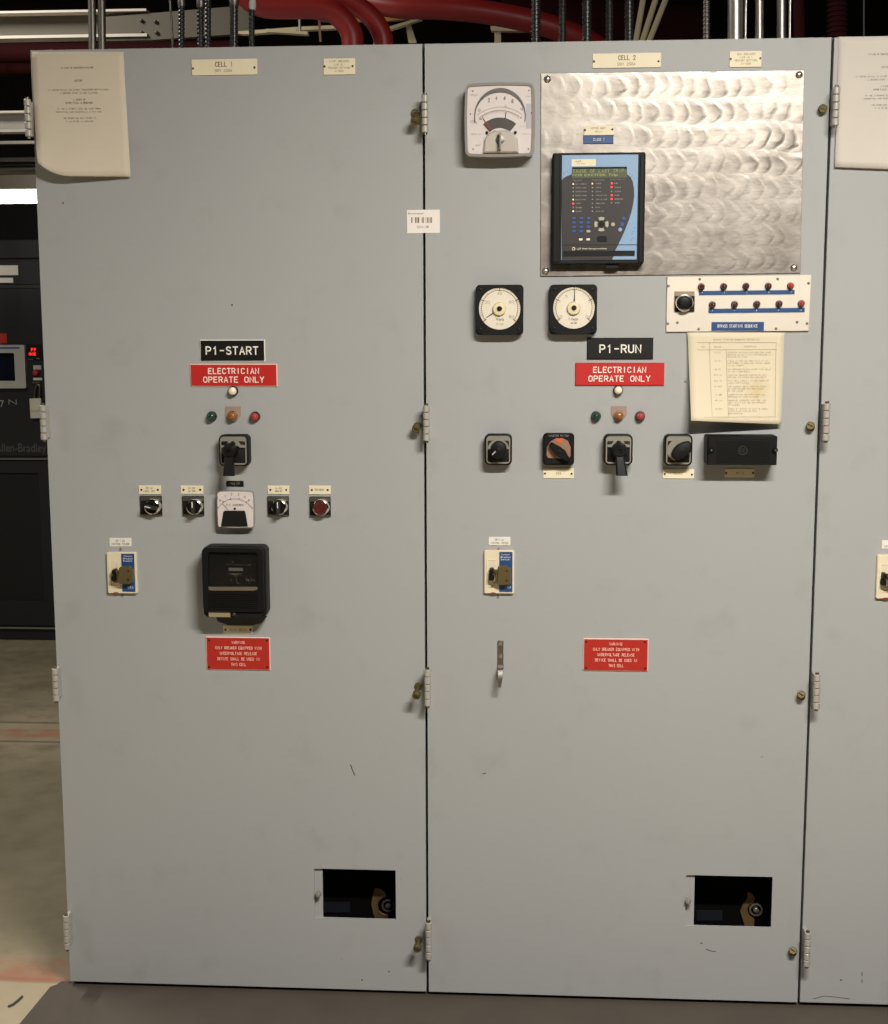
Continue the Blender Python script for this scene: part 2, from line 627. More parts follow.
def glyphs(txt, bold):
    k = (txt, bold)
    if k not in _tc:
        cu = bpy.data.curves.new('t', 'FONT')
        cu.body = txt
        cu.size = 1.0
        cu.resolution_u = 3
        cu.offset = bold
        ob = bpy.data.objects.new('t', cu)
        COL.objects.link(ob)
        dg = bpy.context.evaluated_depsgraph_get()
        ev = ob.evaluated_get(dg)
        me = ev.to_mesh()
        v = [(p.co.x, p.co.y) for p in me.vertices]
        f = [tuple(q.vertices) for q in me.polygons]
        ev.to_mesh_clear()
        bpy.data.objects.remove(ob)
        bpy.data.curves.remove(cu)
        xs = [a for a, _ in v]
        ys = [b for _, b in v]
        x0, x1, y0, y1 = min(xs), max(xs), min(ys), max(ys)
        _tc[k] = ([((a - x0) / max(1e-6, x1 - x0) - 0.5, (b - y0) / max(1e-6, y1 - y0) - 0.5) for a, b in v], f)
    return _tc[k]



def _arc(cx, cy, rx, ry, a0, a1, n=8):
    return [(cx + rx * math.cos(math.radians(a0 + (a1 - a0) * k / n)), cy + ry * math.sin(math.radians(a0 + (a1 - a0) * k / n))) for k in range(n + 1)]


# single-stroke letterforms as a pantograph engraver cuts them, on a 0.6 x 1 cell
_O = _arc(.3, .7, .3, .3, 0, 180) + _arc(.3, .3, .3, .3, 180, 360) + [(.6, .7)]
STROKES = {
    'A': [[(0, 0), (.3, 1), (.6, 0)], [(.1, .33), (.5, .33)]],
    'B': [[(0, 0), (0, 1), (.35, 1)] + _arc(.35, .76, .22, .24, 90, -90) + [(0, .52)], [(.35, .52)] + _arc(.36, .26, .24, .26, 90, -90) + [(0, 0)]],
    'C': [_arc(.3, .7, .3, .3, 20, 180) + _arc(.3, .3, .3, .3, 180, 340)],
    'D': [[(0, 0), (0, 1), (.25, 1)] + _arc(.25, .65, .35, .35, 90, 0) + _arc(.25, .35, .35, .35, 0, -90) + [(0, 0)]],
    'E': [[(.55, 1), (0, 1), (0, 0), (.55, 0)], [(0, .52), (.45, .52)]],
    'F': [[(.55, 1), (0, 1), (0, 0)], [(0, .52), (.45, .52)]],
    'G': [_arc(.3, .7, .3, .3, 20, 180) + _arc(.3, .3, .3, .3, 180, 360) + [(.6, .45), (.35, .45)]],
    'H': [[(0, 0), (0, 1)], [(.6, 0), (.6, 1)], [(0, .52), (.6, .52)]],
    'I': [[(.3, 0), (.3, 1)]],
    'J': [[(.55, 1), (.55, .28)] + _arc(.29, .28, .26, .28, 0, -170)],
    'K': [[(0, 0), (0, 1)], [(.58, 1), (0, .42)], [(.2, .6), (.6, 0)]],
    'L': [[(0, 1), (0, 0), (.55, 0)]],
    'M': [[(0, 0), (0, 1), (.33, .35), (.66, 1), (.66, 0)]],
    'N': [[(0, 0), (0, 1), (.6, 0), (.6, 1)]],
    'O': [_O],
    'P': [[(0, 0), (0, 1), (.33, 1)] + _arc(.33, .73, .27, .27, 90, -90) + [(0, .46)]],
    'Q': [_O, [(.35, .25), (.6, -.05)]],
    'R': [[(0, 0), (0, 1), (.33, 1)] + _arc(.33, .74, .26, .26, 90, -90) + [(0, .48)], [(.3, .48), (.6, 0)]],
    'S': [_arc(.3, .76, .27, .24, 25, 270) + _arc(.3, .26, .29, .26, 90, -155)],
    'T': [[(0, 1), (.6, 1)], [(.3, 1), (.3, 0)]],
    'U': [[(0, 1), (0, .3)] + _arc(.3, .3, .3, .3, 180, 360) + [(.6, 1)]],
    'V': [[(0, 1), (.3, 0), (.6, 1)]],
    'W': [[(0, 1), (.17, 0), (.35, .7), (.53, 0), (.7, 1)]],
    'X': [[(0, 1), (.6, 0)], [(.6, 1), (0, 0)]],
    'Y': [[(0, 1), (.3, .5), (.6, 1)], [(.3, .5), (.3, 0)]],
    'Z': [[(0, 1), (.6, 1), (0, 0), (.6, 0)]],
    '0': [_O],
    '1': [[(.14, .78), (.32, 1), (.32, 0)]],
    '2': [_arc(.3, .71, .28, .29, 165, -30) + [(0, 0), (.6, 0)]],
    '3': [_arc(.28, .75, .27, .25, 150, -90) + _arc(.28, .26, .3, .26, 80, -150)],
    '4': [[(.45, 0), (.45, 1), (0, .3), (.6, .3)]],
    '5': [[(.55, 1), (.08, 1), (.04, .56)] + _arc(.29, .32, .3, .32, 110, -150)],
    '6': [[(.5, 1), (.1, .55)] + _arc(.3, .3, .3, .3, 150, -210)],
    '7': [[(0, 1), (.6, 1), (.2, 0)]],
    '8': [_arc(.3, .76, .25, .24, -90, 270, 14), _arc(.3, .26, .29, .26, -90, 270, 14)],
    '9': [[(.1, 0), (.5, .45)] + _arc(.3, .7, .3, .3, -30, 330)],
    '-': [[(.08, .5), (.52, .5)]], '.': [[(.27, 0), (.33, 0)]], ':': [[(.27, .1), (.33, .1)], [(.27, .6), (.33, .6)]], '/': [[(0, 0), (.6, 1)]], ' ': [],
}


def stroke_glyphs(txt, aspect, sw):
    """monoline lettering fitted to a unit box; aspect = width / cap height"""
    x, segs = 0.0, []
    for ch in txt:
        for pl in STROKES[ch]:
            segs.append([(x + a, b) for a, b in pl])
        x += 0.6 + 0.30
        if ch in 'MW':
            x += 0.08
        if ch in 'I':
            x -= 0.0
    xs = [a for pl in segs for a, _ in pl]
    x0, x1 = min(xs), max(xs)
    span = max(1e-6, x1 - x0)
    hs = sw / 2
    v, f = [], []
    single = span < 0.05
    for ip, pl in enumerate(segs):
        q = [(((a - x0) / span - 0.5) * (aspect - sw) if not single else 0.0, (b - 0.5) * (1 - sw)) for a, b in pl]
        q = [p for k, p in enumerate(q) if k == 0 or math.dist(p, q[k - 1]) > 1e-5]
        if len(q) < 2:
            continue
        closed = math.dist(q[0], q[-1]) < 1e-4
        if closed:
            q = q[:-1]
        n = len(q)
        o = len(v)
        for k in range(n):
            a = q[k - 1] if (k > 0 or closed) else None
            c = q[(k + 1) % n] if (k < n - 1 or closed) else None
            p = q[k]
            d1 = Vector((p[0] - a[0], p[1] - a[1])).normalized() if a else None
            d2 = Vector((c[0] - p[0], c[1] - p[1])).normalized() if c else None
            if d1 is None:
                p = (p[0] - d2.x * hs * .7, p[1] - d2.y * hs * .7)
                m, kk = Vector((-d2.y, d2.x)), 1.0
            elif d2 is None:
                p = (p[0] + d1.x * hs * .7, p[1] + d1.y * hs * .7)
                m, kk = Vector((-d1.y, d1.x)), 1.0
            else:
                n1 = Vector((-d1.y, d1.x))
                m = n1 + Vector((-d2.y, d2.x))
                m = m.normalized() if m.length > 1e-4 else n1
                kk = min(1.6, 1 / max(0.2, m.dot(n1)))
            for sg in (1, -1):
                v.append(((p[0] + m.x * hs * kk * sg) / aspect, p[1] + m.y * hs * kk * sg, (ip % 3) * 0.00004))
        for k in range(n if closed else n - 1):
            a, b = o + 2 * k, o + 2 * ((k + 1) % n)
            f.append((a, b, b + 1, a + 1))
    return v, f


def letters(t, material, items, d, parent=None, name='lettering', bold=0.0, warp=None, rot=0.0, sw=None):
    """items: (text, centre px, centre py, width px, cap height px); one flat print mesh"""
    vs, fs = [], []
    for (txt, cx, cy, w, h) in items:
        if all(ch in STROKES for ch in txt):
            v, f = stroke_glyphs(txt, w / h, sw or (0.15 if h > 4 else 0.115))
        else:
            v, f = glyphs(txt, bold)
        x, z, ww, hh = t.R(cx - w / 2, cy - h / 2, cx + w / 2, cy + h / 2, d)
        o = len(vs)
        for (a, b, *lay) in v:
            X, Z = x + a * ww, z + b * hh
            if rot:
                X, Z = x + a * ww * math.cos(rot) - b * hh * math.sin(rot), z + a * ww * math.sin(rot) + b * hh * math.cos(rot)
            Y = -d if warp is None else warp(X, Z)
            vs.append((X, Y - (lay[0] if lay else 0.0), Z))
        fs += [tuple(i + o for i in q) for q in f]
    me = bpy.data.meshes.new(name)
    me.from_pydata(vs, [], fs)
    me.materials.append(material)
    ob = bpy.data.objects.new(name, me)
    COL.objects.link(ob)
    p = parent if parent is not None else t.o
    ob.parent = p
    return ob


def screw(t, px, py, d, r, material=None, parent=None, name='screw', hgt=0.0015):
    """small pan head screw with a slot"""
    x, z = t.L(px, py, d)
    rr = r * t.mpp
    m = MB()
    m.lathe(x, z, [(rr, -d), (rr, -d - hgt * 0.5), (rr * 0.75, -d - hgt), (0.0005, -d - hgt * 1.1)], 12)
    return m.build(name, material or M['steel'], parent or t)


# ------------------------------------------------------------- room shell
def structure(name, m, material):
    o = m.build(name, material)
    o['kind'] = 'structure'
    return o


X0, X1, Y0, Y1, ZC = -5.5, 6.5, -6.5, 9.5, 4.6
structure('floor', MB().box(X0, X1, Y0, Y1, FLOOR - 0.1, FLOOR), M['floor'])
structure('ceiling', MB().box(X0, X1, Y0, Y1, ZC, ZC + 0.1), M['ceil'])
structure('wall_back', MB().box(X0, X1, Y1, Y1 + 0.1, FLOOR, ZC), M['wallm'])
structure('wall_front', MB().box(X0, X1, Y0 - 0.1, Y0, FLOOR, ZC), M['wallm'])
structure('wall_left', MB().box(X0 - 0.1, X0, Y0, Y1, FLOOR, ZC), M['wallm'])
structure('wall_right', MB().box(X1, X1 + 0.1, Y0, Y1, FLOOR, ZC), M['wallm'])

# rubber mat in front of the cabinets
a, b, c = F(61, 984.5), F(50, 989), F(21, 1024)
d2 = (c - b).normalized()
far = c + d2 * 0.7
zt = FLOOR + 0.007
mp = [(a.x, 0.022), (a.x - 0.004, a.y), (b.x + 0.012, b.y + 0.012), (b.x, b.y), (c.x, c.y), (far.x, far.y), (4.2, far.y), (4.2, 0.022)]
m = MB()
m.loft([[(x, y, FLOOR + 0.0002) for x, y in mp], [(x, y, zt - 0.002) for x, y in mp], [(x, y, zt) for x, y in inset(mp, 0.002)]])
tag(m.build('rubber_mat', M['mat_rubber']), 'dark brown rubber floor mat along the foot of the grey cabinets', 'mat')


# scrap of dark strip lying on the floor beside the mat
pts_ = [F(a_, b_) for a_, b_ in ((8.5, 1007.6), (13, 1005.6), (18, 1001.6), (22.4, 997.6))]
m = MB()
m.tube([p_ - pts_[0] + Vector((0, 0, 0.0032)) for p_ in pts_], 0.0030, 8)
o = m.build('dark_strip', M['scuff'])
o.location = pts_[0]
tag(o, 'short dark curved strip lying on the pale floor left of the mat', 'strip')

# --------------------------------------------------------------- cabinets
def hinge(par, px, py0, py1, x0):
    """lift-off hinge: leaf standing out from the door edge with a knuckled barrel"""
    t = par
    z1 = P(px, py0, -0.035).z - t.loc.z
    z0 = P(px, py1, -0.035).z - t.loc.z
    m = MB()
    m.box(x0 + 0.002, x0 + 0.010, E0, -0.034, z0 + 0.004, z1 - 0.004)
    n = 5
    step = (z1 - z0) / n
    for k in range(n):
        a, b = z0 + k * step + 0.0007, z0 + (k + 1) * step - 0.0007
        loops = []
        for (r, z) in ((0.0066, a), (0.0078, a + 0.0012), (0.0078, b - 0.0012), (0.0066, b)):
            loops.append([(x0 + 0.007 + r * math.cos(2 * PI * i / 14), -0.036 + r * math.sin(2 * PI * i / 14), z) for i in range(14)])
        m.loft(loops)
    h = m.build('hinge', M['hingem'], t)
    pm = MB()
    pm.tube([(x0 + 0.007, -0.036, z0 - 0.004), (x0 + 0.007, -0.036, z1 + 0.004)], 0.0045, 10)
    pm.build('hinge_pin', M['steel'], h)
    return h


def door_bolt(par, bx, by, hx, hy, length):
    """captive thumb bolt: collar on the door, stem, knurled brass head"""
    t = par
    p0 = Vector((t.L(bx, by)[0], E0, t.L(bx, by)[1]))
    q = t.L(hx, hy, length)
    p1 = Vector((q[0], -length, q[1]))
    d = (p1 - p0).normalized()
    m = MB()
    m.lathe(p0.x, p0.z, [(0.0095, E0), (0.0095, E0 - 0.003), (0.0075, E0 - 0.005)], 16)
    m.tube([p0 - d * 0.0, p1 - d * 0.010], 0.0045, 10)
    o = m.build('door_bolt', M['brass'], t)
    hm = MB()
    hl = min(0.016, length * 0.7)
    pts = [(p1 - d * hl, 0.007), (p1 - d * hl * 0.85, 0.0098), (p1 - d * 0.002, 0.0098), (p1, 0.0082)]
    hm.tube([p for p, _ in pts], 0, 18, [r for _, r in pts])
    hd = hm.build('bolt_head', M['brass'], o)
    sm = MB()
    u = d.cross(Vector((0.5, 0, 1))).normalized() * 0.006
    sm.tube([p1 - u + d * 0.0006, p1 + u + d * 0.0006], 0.0011, 6)
    sm.build('bolt_slot', M['darkscrew'], o)
    return o


def cabinet(i, label, hole, knob, bracket, ringc, hinges, bolts):
    t = Thing('switchgear_cabinet', label, 'cabinet', 444, 512, 'grey switchgear cabinets in the row')
    base = Vector((i * W + W / 2, 0, FLOOR))
    t.loc = base
    t.o.location = base
    x0, x1 = -W / 2 + 0.003, W / 2 - 0.003
    z0, z1 = 0.004 - FLOOR, H - FLOOR
    # enclosure: an open-fronted sheet box
    m = MB()
    ex0, ex1, ez1 = -W / 2 + 0.001, W / 2 - 0.001, z1 + 0.004
    yb = 1.5
    m.box(ex0, ex0 + 0.003, 0.026, yb, 0.0004, ez1)
    m.box(ex1 - 0.003, ex1, 0.026, yb, 0.0004, ez1)
    m.box(ex0 + 0.003, ex1 - 0.003, yb - 0.003, yb, 0.0004, ez1)
    m.box(ex0 + 0.003, ex1 - 0.003, 0.026, yb - 0.003, ez1 - 0.003, ez1)
    m.box(ex0 + 0.003, ex1 - 0.003, 0.026, yb - 0.003, 0.0004, 0.004)
    m.build('enclosure', M['paint'], t)
    # added black frame behind the door edges, standing in for shade in the seams
    m = MB()
    ga, gb = [(-W / 2 + 0.0012, 0.0008), (W / 2 - 0.0012, 0.0008), (W / 2 - 0.0012, z1 + 0.003), (-W / 2 + 0.0012, z1 + 0.003)], [(-W / 2 + 0.03, 0.03), (W / 2 - 0.03, 0.03), (W / 2 - 0.03, z1 - 0.03), (-W / 2 + 0.03, z1 - 0.03)]
    m.frame(ga, gb, 0.0258, 0.0245)
    m.build('seam_shade_frame', M['blackm'], t)
    # door skin with turned edges
    m = MB()
    if hole:
        hx0, hz1 = t.L(hole[0], hole[1])
        hx1, hz0 = t.L(hole[2], hole[3])
        xs = [x0, hx0, hx1, x1]
        zs = [z0, hz0, hz1, z1]
        for a in range(3):
            for b in range(3):
                if a == 1 and b == 1:
                    continue
                m.bm.faces.new([m.bm.verts.new(p) for p in ((xs[a], 0, zs[b]), (xs[a + 1], 0, zs[b]), (xs[a + 1], 0, zs[b + 1]), (xs[a], 0, zs[b + 1]))])
        for (u, v) in (((x0, z0), (x1, z0)), ((x1, z0), (x1, z1)), ((x1, z1), (x0, z1)), ((x0, z1), (x0, z0))):
            m.bm.faces.new([m.bm.verts.new(p) for p in ((u[0], 0, u[1]), (v[0], 0, v[1]), (v[0], 0.024, v[1]), (u[0], 0.024, u[1]))])
        for (u, v) in (((hx0, hz0), (hx1, hz0)), ((hx1, hz0), (hx1, hz1)), ((hx1, hz1), (hx0, hz1)), ((hx0, hz1), (hx0, hz0))):
            m.bm.faces.new([m.bm.verts.new(p) for p in ((u[0], 0, u[1]), (v[0], 0, v[1]), (v[0], 0.0068, v[1]), (u[0], 0.0068, u[1]))])
        bmesh.ops.remove_doubles(m.bm, verts=m.bm.verts, dist=1e-5)
    else:
        m.prism([(x0, z0), (x1, z0), (x1, z1), (x0, z1)], 0.024, 0.0, 0.0012)
    door = m.build('door', M['paint'], t)
    if hole:
        # shutter slid to the left of the racking opening
        sx1 = t.L(hole[0] + 8.4, 895)[0]
        sm = MB()
        sm.box(hx0 - 0.06, sx1, 0.0072, 0.0095, hz0 - 0.012, hz1 + 0.012)
        sh = sm.build('sliding_shutter', M['paint'], t)
        kx, kz = t.L(knob[0], knob[1], 0.012)
        km = MB()
        km.lathe(kx, kz, [(0.0035, 0.0070), (0.0035, -0.002), (0.0065, -0.003), (0.0078, -0.008), (0.006, -0.0125), (0.0005, -0.014)], 16)
        km.build('shutter_knob', M['pale'], sh)
        # breaker truck seen through the opening
        bm_ = MB()
        by = 0.10
        bm_.box(x0 + 0.10, x1 - 0.012, by, by + 0.5, hz0 - 0.10, hz1 + 0.35)
        br = bm_.build('breaker_front', M['breaker'], t)
        cx, cz = t.L(ringc[0], ringc[1], -by + 0.012)
        pts = [t.L(p, q, -by + 0.006) for p, q in bracket]
        pm = MB()
        pm.prism(pts, by - 0.0003, by - 0.006, 0.001)
        pm.build('racking_bracket', M['bronze'], t)
        rm = MB()
        rm.ring(cx, cz, 0.0125, 0.0165, by - 0.0065, by - 0.012)
        rm.lathe(cx, cz, [(0.007, by - 0.0003), (0.007, by - 0.016), (0.0045, by - 0.018)], 12)
        rm.build('racking_socket', M['sockm'], t)
        fm = MB()
        q = t.Ls([(hole[0] + 10, hole[3] - 18), (hole[0] + 36, hole[3] - 18), (hole[0] + 36, hole[3] - 8), (hole[0] + 10, hole[3] - 8)], -by)
        fm.prism(q, by - 0.0003, by - 0.003)
        fm.build('breaker_label', M['dimlabel'], t)
    for (px, a, b_, dx) in hinges:
        hinge(t, px, a, b_, -W / 2 + dx)
    for bt in bolts:
        door_bolt(t, *bt)
    # two lifting-bolt heads on the roof edge
    for k, fx in enumerate((-W / 2 + 0.03, W / 2 - 0.035)):
        lm = MB()
        lm.loft([[(fx + r * math.cos(PI * j / 3), 0.07 + r * math.sin(PI * j / 3), z) for j in range(6)] for r, z in ((0.011, z1 + 0.0043), (0.011, z1 + 0.012), (0.008, z1 + 0.014))])
        lm.build('lifting_bolt', M['silver'], t)
    return t, door


br1 = [(375, 888), (380, 888.5), (385, 892), (386.5, 897), (383, 898), (379, 901), (377.5, 906), (379, 911), (383, 914), (388, 914.5), (388, 922), (377, 922), (373, 914), (371, 905), (372.5, 895)]
br2 = [(748, 891.5), (752, 893.5), (755.5, 898), (754, 902.5), (749.5, 905), (747.5, 909), (748.5, 914), (752.5, 917.5), (754.5, 919), (754, 930), (746, 930), (742.5, 920), (740, 911), (743.5, 903), (747, 898)]
cab1, door1 = cabinet(0, 'grey steel switchgear cabinet whose top plate reads CELL 1, with the P1-START controls', (314.0, 868.5, 396, 920), (318, 895), br1, (388, 906),
        [(26, 99, 137, -0.003), (42, 405, 440, 0.002), (55, 668, 701, 0.004), (66, 915, 949, 0.005)],
        [(415, 113.5, 415.3, 122, 0.042), (417.5, 426, 416, 429, 0.030), (418.3, 686, 416.2, 696.5, 0.050), (418.8, 939, 417.3, 949.5, 0.050)])
cab2, door2 = cabinet(1, 'grey steel switchgear cabinet whose top plate reads CELL 2, with the P1-RUN controls', (686.3, 875, 771, 928), (688.3, 902), br2, (756, 910),
        [(426, 95, 133, -0.001), (427, 405, 441, -0.001), (428, 669, 706, -0.001), (429, 922, 959, -0.001)],
        [(822.5, 109, 823, 108.5, 0.018), (810.5, 427, 810.5, 425.5, 0.018), (801.2, 696, 801.2, 694.5, 0.018), (792.7, 952, 793, 950.5, 0.016)])
cab3, door3 = cabinet(2, 'grey steel switchgear cabinet cut off by the right edge of the photo', None, None, None, None,
        [(834, 87, 126, -0.0025), (824, 403, 441, 0.0015), (815, 674, 709, 0.0015), (806, 932, 966, 0.0015)], [])

# scuffs and loose specks on the doors
def scuff(t, pts, w, parent):
    m = MB()
    for p, q in zip(pts, pts[1:]):
        m.stroke(t.L(*p), t.L(*q), w, -0.0001, -0.0003)
    m.build('scuff', M['scuff'], parent)


scuff(cab1, [(350.5, 764.5), (352, 769), (355, 775.5)], 0.0022, cab1)
scuff(cab2, [(482.5, 774), (486, 773)], 0.0022, cab2)
scuff(cab2, [(706, 949), (711, 951), (716, 951.5)], 0.0018, cab2)
scuff(cab2, [(700, 943.5), (703, 943)], 0.0018, cab2)
scuff(cab3, [(862, 972), (862, 976)], 0.0018, cab3)
scuff(cab3, [(862, 979), (862, 983)], 0.0018, cab3)
scuff(cab3, [(813, 999), (824, 996), (836, 997), (850, 999)], 0.0014, cab3)
scuff(cab1, [(388, 971), (390, 972)], 0.0026, cab1)
for tt, px, py in ((cab1, 232, 305), (cab1, 362, 980), (cab1, 63, 203), (cab3, 841, 980)):
    screw(tt, px, py, 0.0002, 0.9, M['scuff'], tt, 'speck', 0.0005)


# ------------------------------------------------------------ nameplates
def plate(name, label, cat, rect, lines, base, ink, d=0.003, screws=True, edge=None, group=None, scr=None, bold=0.0, y=0.0, rr_=0.3, tilt=None):
    x0, y0, x1, y1 = rect
    t = Thing(name, label, cat, (x0 + x1) / 2, (y0 + y1) / 2, group, y)
    if edge:
        MB().prism(t.rr(x0, y0, x1, y1, d), E0, -d, 0.0014).build('bevelled_edge', M[edge], t)
        MB().prism(t.rr(x0 + 1, y0 + 1, x1 - 1, y1 - 1, d), -d, -d - 0.0008).build('plate', M[base], t)
        d += 0.0008
    else:
        MB().prism(t.rr(x0, y0, x1, y1, d, rr_), E0, -d, 0.0006).build('plate', M[base], t)
    if lines:
        letters(t, M[ink], lines, d + 0.0003, bold=bold)
    if screws:
        for s in (scr or [(x0 + 3, (y0 + y1) / 2), (x1 - 3, (y0 + y1) / 2)]):
            screw(t, s[0], s[1], d, 1.05, M['darkscrew'])
    return t


plate('nameplate', 'long ivory nameplate engraved CELL 1 near the top of the left cabinet', 'nameplate', (191.5, 59, 257, 75),
      [('CELL 1', 223.5, 64.2, 17, 5.2), ('DRY 2504', 223.5, 70.6, 17, 3.0)], 'ivory', 'inkbrown', scr=[(193, 68.5), (254.5, 67.5)])
plate('nameplate', 'long ivory nameplate engraved CELL 2 above the stainless plate', 'nameplate', (592.5, 53, 661, 67.8),
      [('CELL 2', 627, 57.6, 17.5, 5.0), ('DRY 2504', 626.5, 64.0, 18, 3.0)], 'ivory', 'inkbrown', scr=[(594, 61.5), (658.5, 61.2)])
plate('nameplate', 'small ivory plate reading START BREAKER near the top seam of the left cabinet', 'nameplate', (323.5, 58.3, 355, 74.6),
      [('START BREAKER', 339, 61.2, 20, 2.2), ('LINE NO 1', 339.3, 64.5, 11, 2.0), ('PRIMARY SETTINGS', 339.2, 67.8, 22, 2.2), ('IN-5002', 339.3, 71.0, 9, 2.0)],
      'ivory', 'inkbrown', scr=[(324.6, 66.4), (352.6, 66.1)])
plate('nameplate', 'small ivory plate reading RUN BREAKER above the right part of the stainless plate', 'nameplate', (729.6, 51, 761.6, 67),
      [('RUN BREAKER', 746.3, 54, 18, 2.2), ('LINE NO 1', 746, 57.2, 12, 2.0), ('PRIMARY SETTINGS', 746, 60.4, 22, 2.2), ('IN-4000', 746, 63.6, 9.5, 2.0)],
      'ivory', 'inkbrown', scr=[(730.8, 59), (760.3, 58.3)])
plate('sign', 'black engraved sign with white letters P1-START', 'sign', (199.8, 339.6, 265, 361.8),
      [('P1-START', 232, 350.6, 53, 8.6)], 'blk_lam', 'inkwhite', edge='white', screws=False, group=None, bold=0.012)
plate('sign', 'black engraved sign with white letters P1-RUN', 'sign', (586.8, 337.8, 653.2, 359.6),
      [('P1-RUN', 620.3, 348.8, 42, 8.8)], 'blk_lam', 'inkwhite', edge='blk_lam', screws=False, bold=0.012)
plate('sign', 'red ELECTRICIAN OPERATE ONLY sign below the P1-START sign', 'sign', (190, 363.8, 277.3, 386.8),
      [('ELECTRICIAN', 233.5, 371, 51, 6.2), ('OPERATE ONLY', 233.6, 379.6, 61, 6.2)], 'red', 'inkwhite', edge='pinkedge', screws=False, bold=0.008)
plate('sign', 'red ELECTRICIAN OPERATE ONLY sign below the P1-RUN sign', 'sign', (575, 362.8, 664.2, 386),
      [('ELECTRICIAN', 619.6, 369.8, 53, 6.2), ('OPERATE ONLY', 619.3, 378.6, 62, 6.2)], 'red', 'inkwhite', edge='red', screws=False, bold=0.008)
WARN = ['WARNING', 'ONLY BREAKER EQUIPPED WITH', 'UNDERVOLTAGE RELEASE', 'DEVICE SHALL BE USED IN', 'THIS CELL']
for (x0, y0, x1, y1, lab) in ((206, 637, 270.3, 670.3, 'red WARNING plate with small white text under the big black relay'),
                              (583, 638.6, 648.4, 671.4, 'red WARNING plate with small white text alone on the CELL 2 door')):
    cx = (x0 + x1) / 2
    hh = (y1 - y0)
    ws = [13, 46, 37, 42, 15]
    lines = [(s, cx + (0.3 if k else 0), y0 + hh * (0.165 + 0.165 * k), ws[k], 3.0) for k, s in enumerate(WARN)]
    plate('warning_plate', lab, 'sign', (x0, y0, x1, y1), lines, 'redw', 'inkpink', edge='pinkedge', bold=0.006,
          scr=[(x0 + 3.2, y0 + 3.2), (x1 - 3.4, y0 + 3.4), (x0 + 3.2, y1 - 3.4), (x1 - 3.2, y1 - 3.2)])

SWT = 'ivory tags above the small selectors'
for (r, l, lab) in (((138.5, 485.4, 160.8, 494.2), [('OFF ON', 149.3, 488.2, 7, 1.8), ('LOCAL REM', 149.2, 491.0, 11, 1.8)], 'ivory tag above the first selector from the left in the small control row'),
                    ((180.6, 485.6, 203.2, 494), [('ON OFF', 191.8, 488.3, 7, 1.8), ('MAN AUTO', 191.8, 491.0, 7, 1.8)], 'ivory tag above the selector just left of the small ammeter'),
                    ((267.5, 485.6, 289.2, 494.2), [('ON OFF', 278.8, 488.4, 7, 1.8), ('HAND AUT', 278.8, 491.1, 7, 1.8)], 'ivory tag above the selector just right of the small ammeter'),
                    ((308.8, 485.6, 330.6, 494.4), [('TRIP RESET', 319.3, 489.8, 9.5, 2.0)], 'ivory tag above the dark red push button')):
    plate('tag_plate', lab, 'nameplate', r, l, 'ivory', 'ink', d=0.002, group=SWT)
plate('tag_plate', 'tiny black tag on the door above the small ammeter', 'nameplate', (226.3, 480.9, 243.5, 486.6), [('FIELD AMPS', 235, 483.7, 10, 1.9)], 'blk_lam', 'inkgrey', d=0.002,
      scr=[(227.8, 483.7), (242.2, 483.7)])
plate('tag_plate', 'tan tag under the big black relay, in its shadow', 'nameplate', (223, 625.6, 252.8, 633.8), [('50/51 RELAY', 238, 629.8, 17, 2.2)], 'ivory', 'inkbrown', d=0.002,
      scr=[(225.4, 629.7), (250.4, 629.7)])
plate('tag_plate', 'ivory tag under the copper-faced rotary switch', 'nameplate', (543.2, 468.2, 574, 478.4), [('ASS', 558.5, 473.2, 5, 2.4)], 'ivory', 'ink', d=0.002,
      scr=[(545, 473.4), (571.5, 473.8)])
plate('tag_plate', 'ivory tag under the rotary switch beside the ribbed black box', 'nameplate', (662.8, 469, 694.2, 478.6), [('POWER', 678.5, 473.8, 8, 2.3)], 'ivory', 'inkbrown', d=0.002,
      scr=[(664.8, 474), (691.8, 474.6)])
plate('tag_plate', 'tan tag under the ribbed black box', 'nameplate', (724.8, 468.6, 754.6, 477.4), [('87 G', 740, 473, 7, 2.2)], 'ivory', 'ink', d=0.002,
      scr=[(726.2, 473), (753, 473)])
for (r, lab) in (((109.4, 538, 131.2, 546.6), 'white CONTROL POWER label above the leftmost small breaker'),
                 ((488.6, 537, 510.4, 545.4), 'white CONTROL POWER label above the small breaker on the CELL 2 door'),
                 ((882, 540.4, 904, 548.8), 'white label above the breaker at the right edge of the photo')):
    cx = (r[0] + r[2]) / 2
    plate('label_plate', lab, 'nameplate', r, [('DP-1-2A', cx, r[1] + 2.8, 9, 2.0), ('CONTROL POWER', cx, r[1] + 6.0, 17.5, 2.0)], 'white', 'ink', d=0.002, screws=False, bold=0.01)

# barcode sticker across the seam
t = Thing('barcode_sticker', 'white barcode sticker stuck across the seam between the two doors', 'sticker', 423.5, 221.5)
MB().prism(t.Ls([(406.8, 210), (439.8, 209.6), (439.9, 232.8), (407.3, 233.2)], 0.001), E0, -0.0009).build('paper', M['sticker'], t)
m = MB()
xs = [(411.2, 412.4), (415.0, 416.2), (416.7, 417.4), (417.8, 419.2), (421.8, 422.6), (423.1, 424.0), (425.8, 426.2), (427.2, 428.2), (428.7, 429.3), (430.0, 430.6), (431.0, 432.0)]
for (p, q) in xs:
    m.prism(t.rr(p, 217.3, q, 222.9, 0.001), -0.0009, -0.0012)
m.build('barcode', M['inkbrown'], t)
letters(t, M['ink'], [('Ecomaster', 416, 213.4, 15.5, 1.8), ('024138', 422.8, 226.9, 12, 2.4)], 0.0013)

# little rivet by the cream paper
t = Thing('rivet', 'tiny dome-headed rivet left of the cream paper', 'rivet', 685.5, 381)
MB().dome(0, 0, 0.0035, E0, 0.003).build('rivet_head', M['silver'], t)


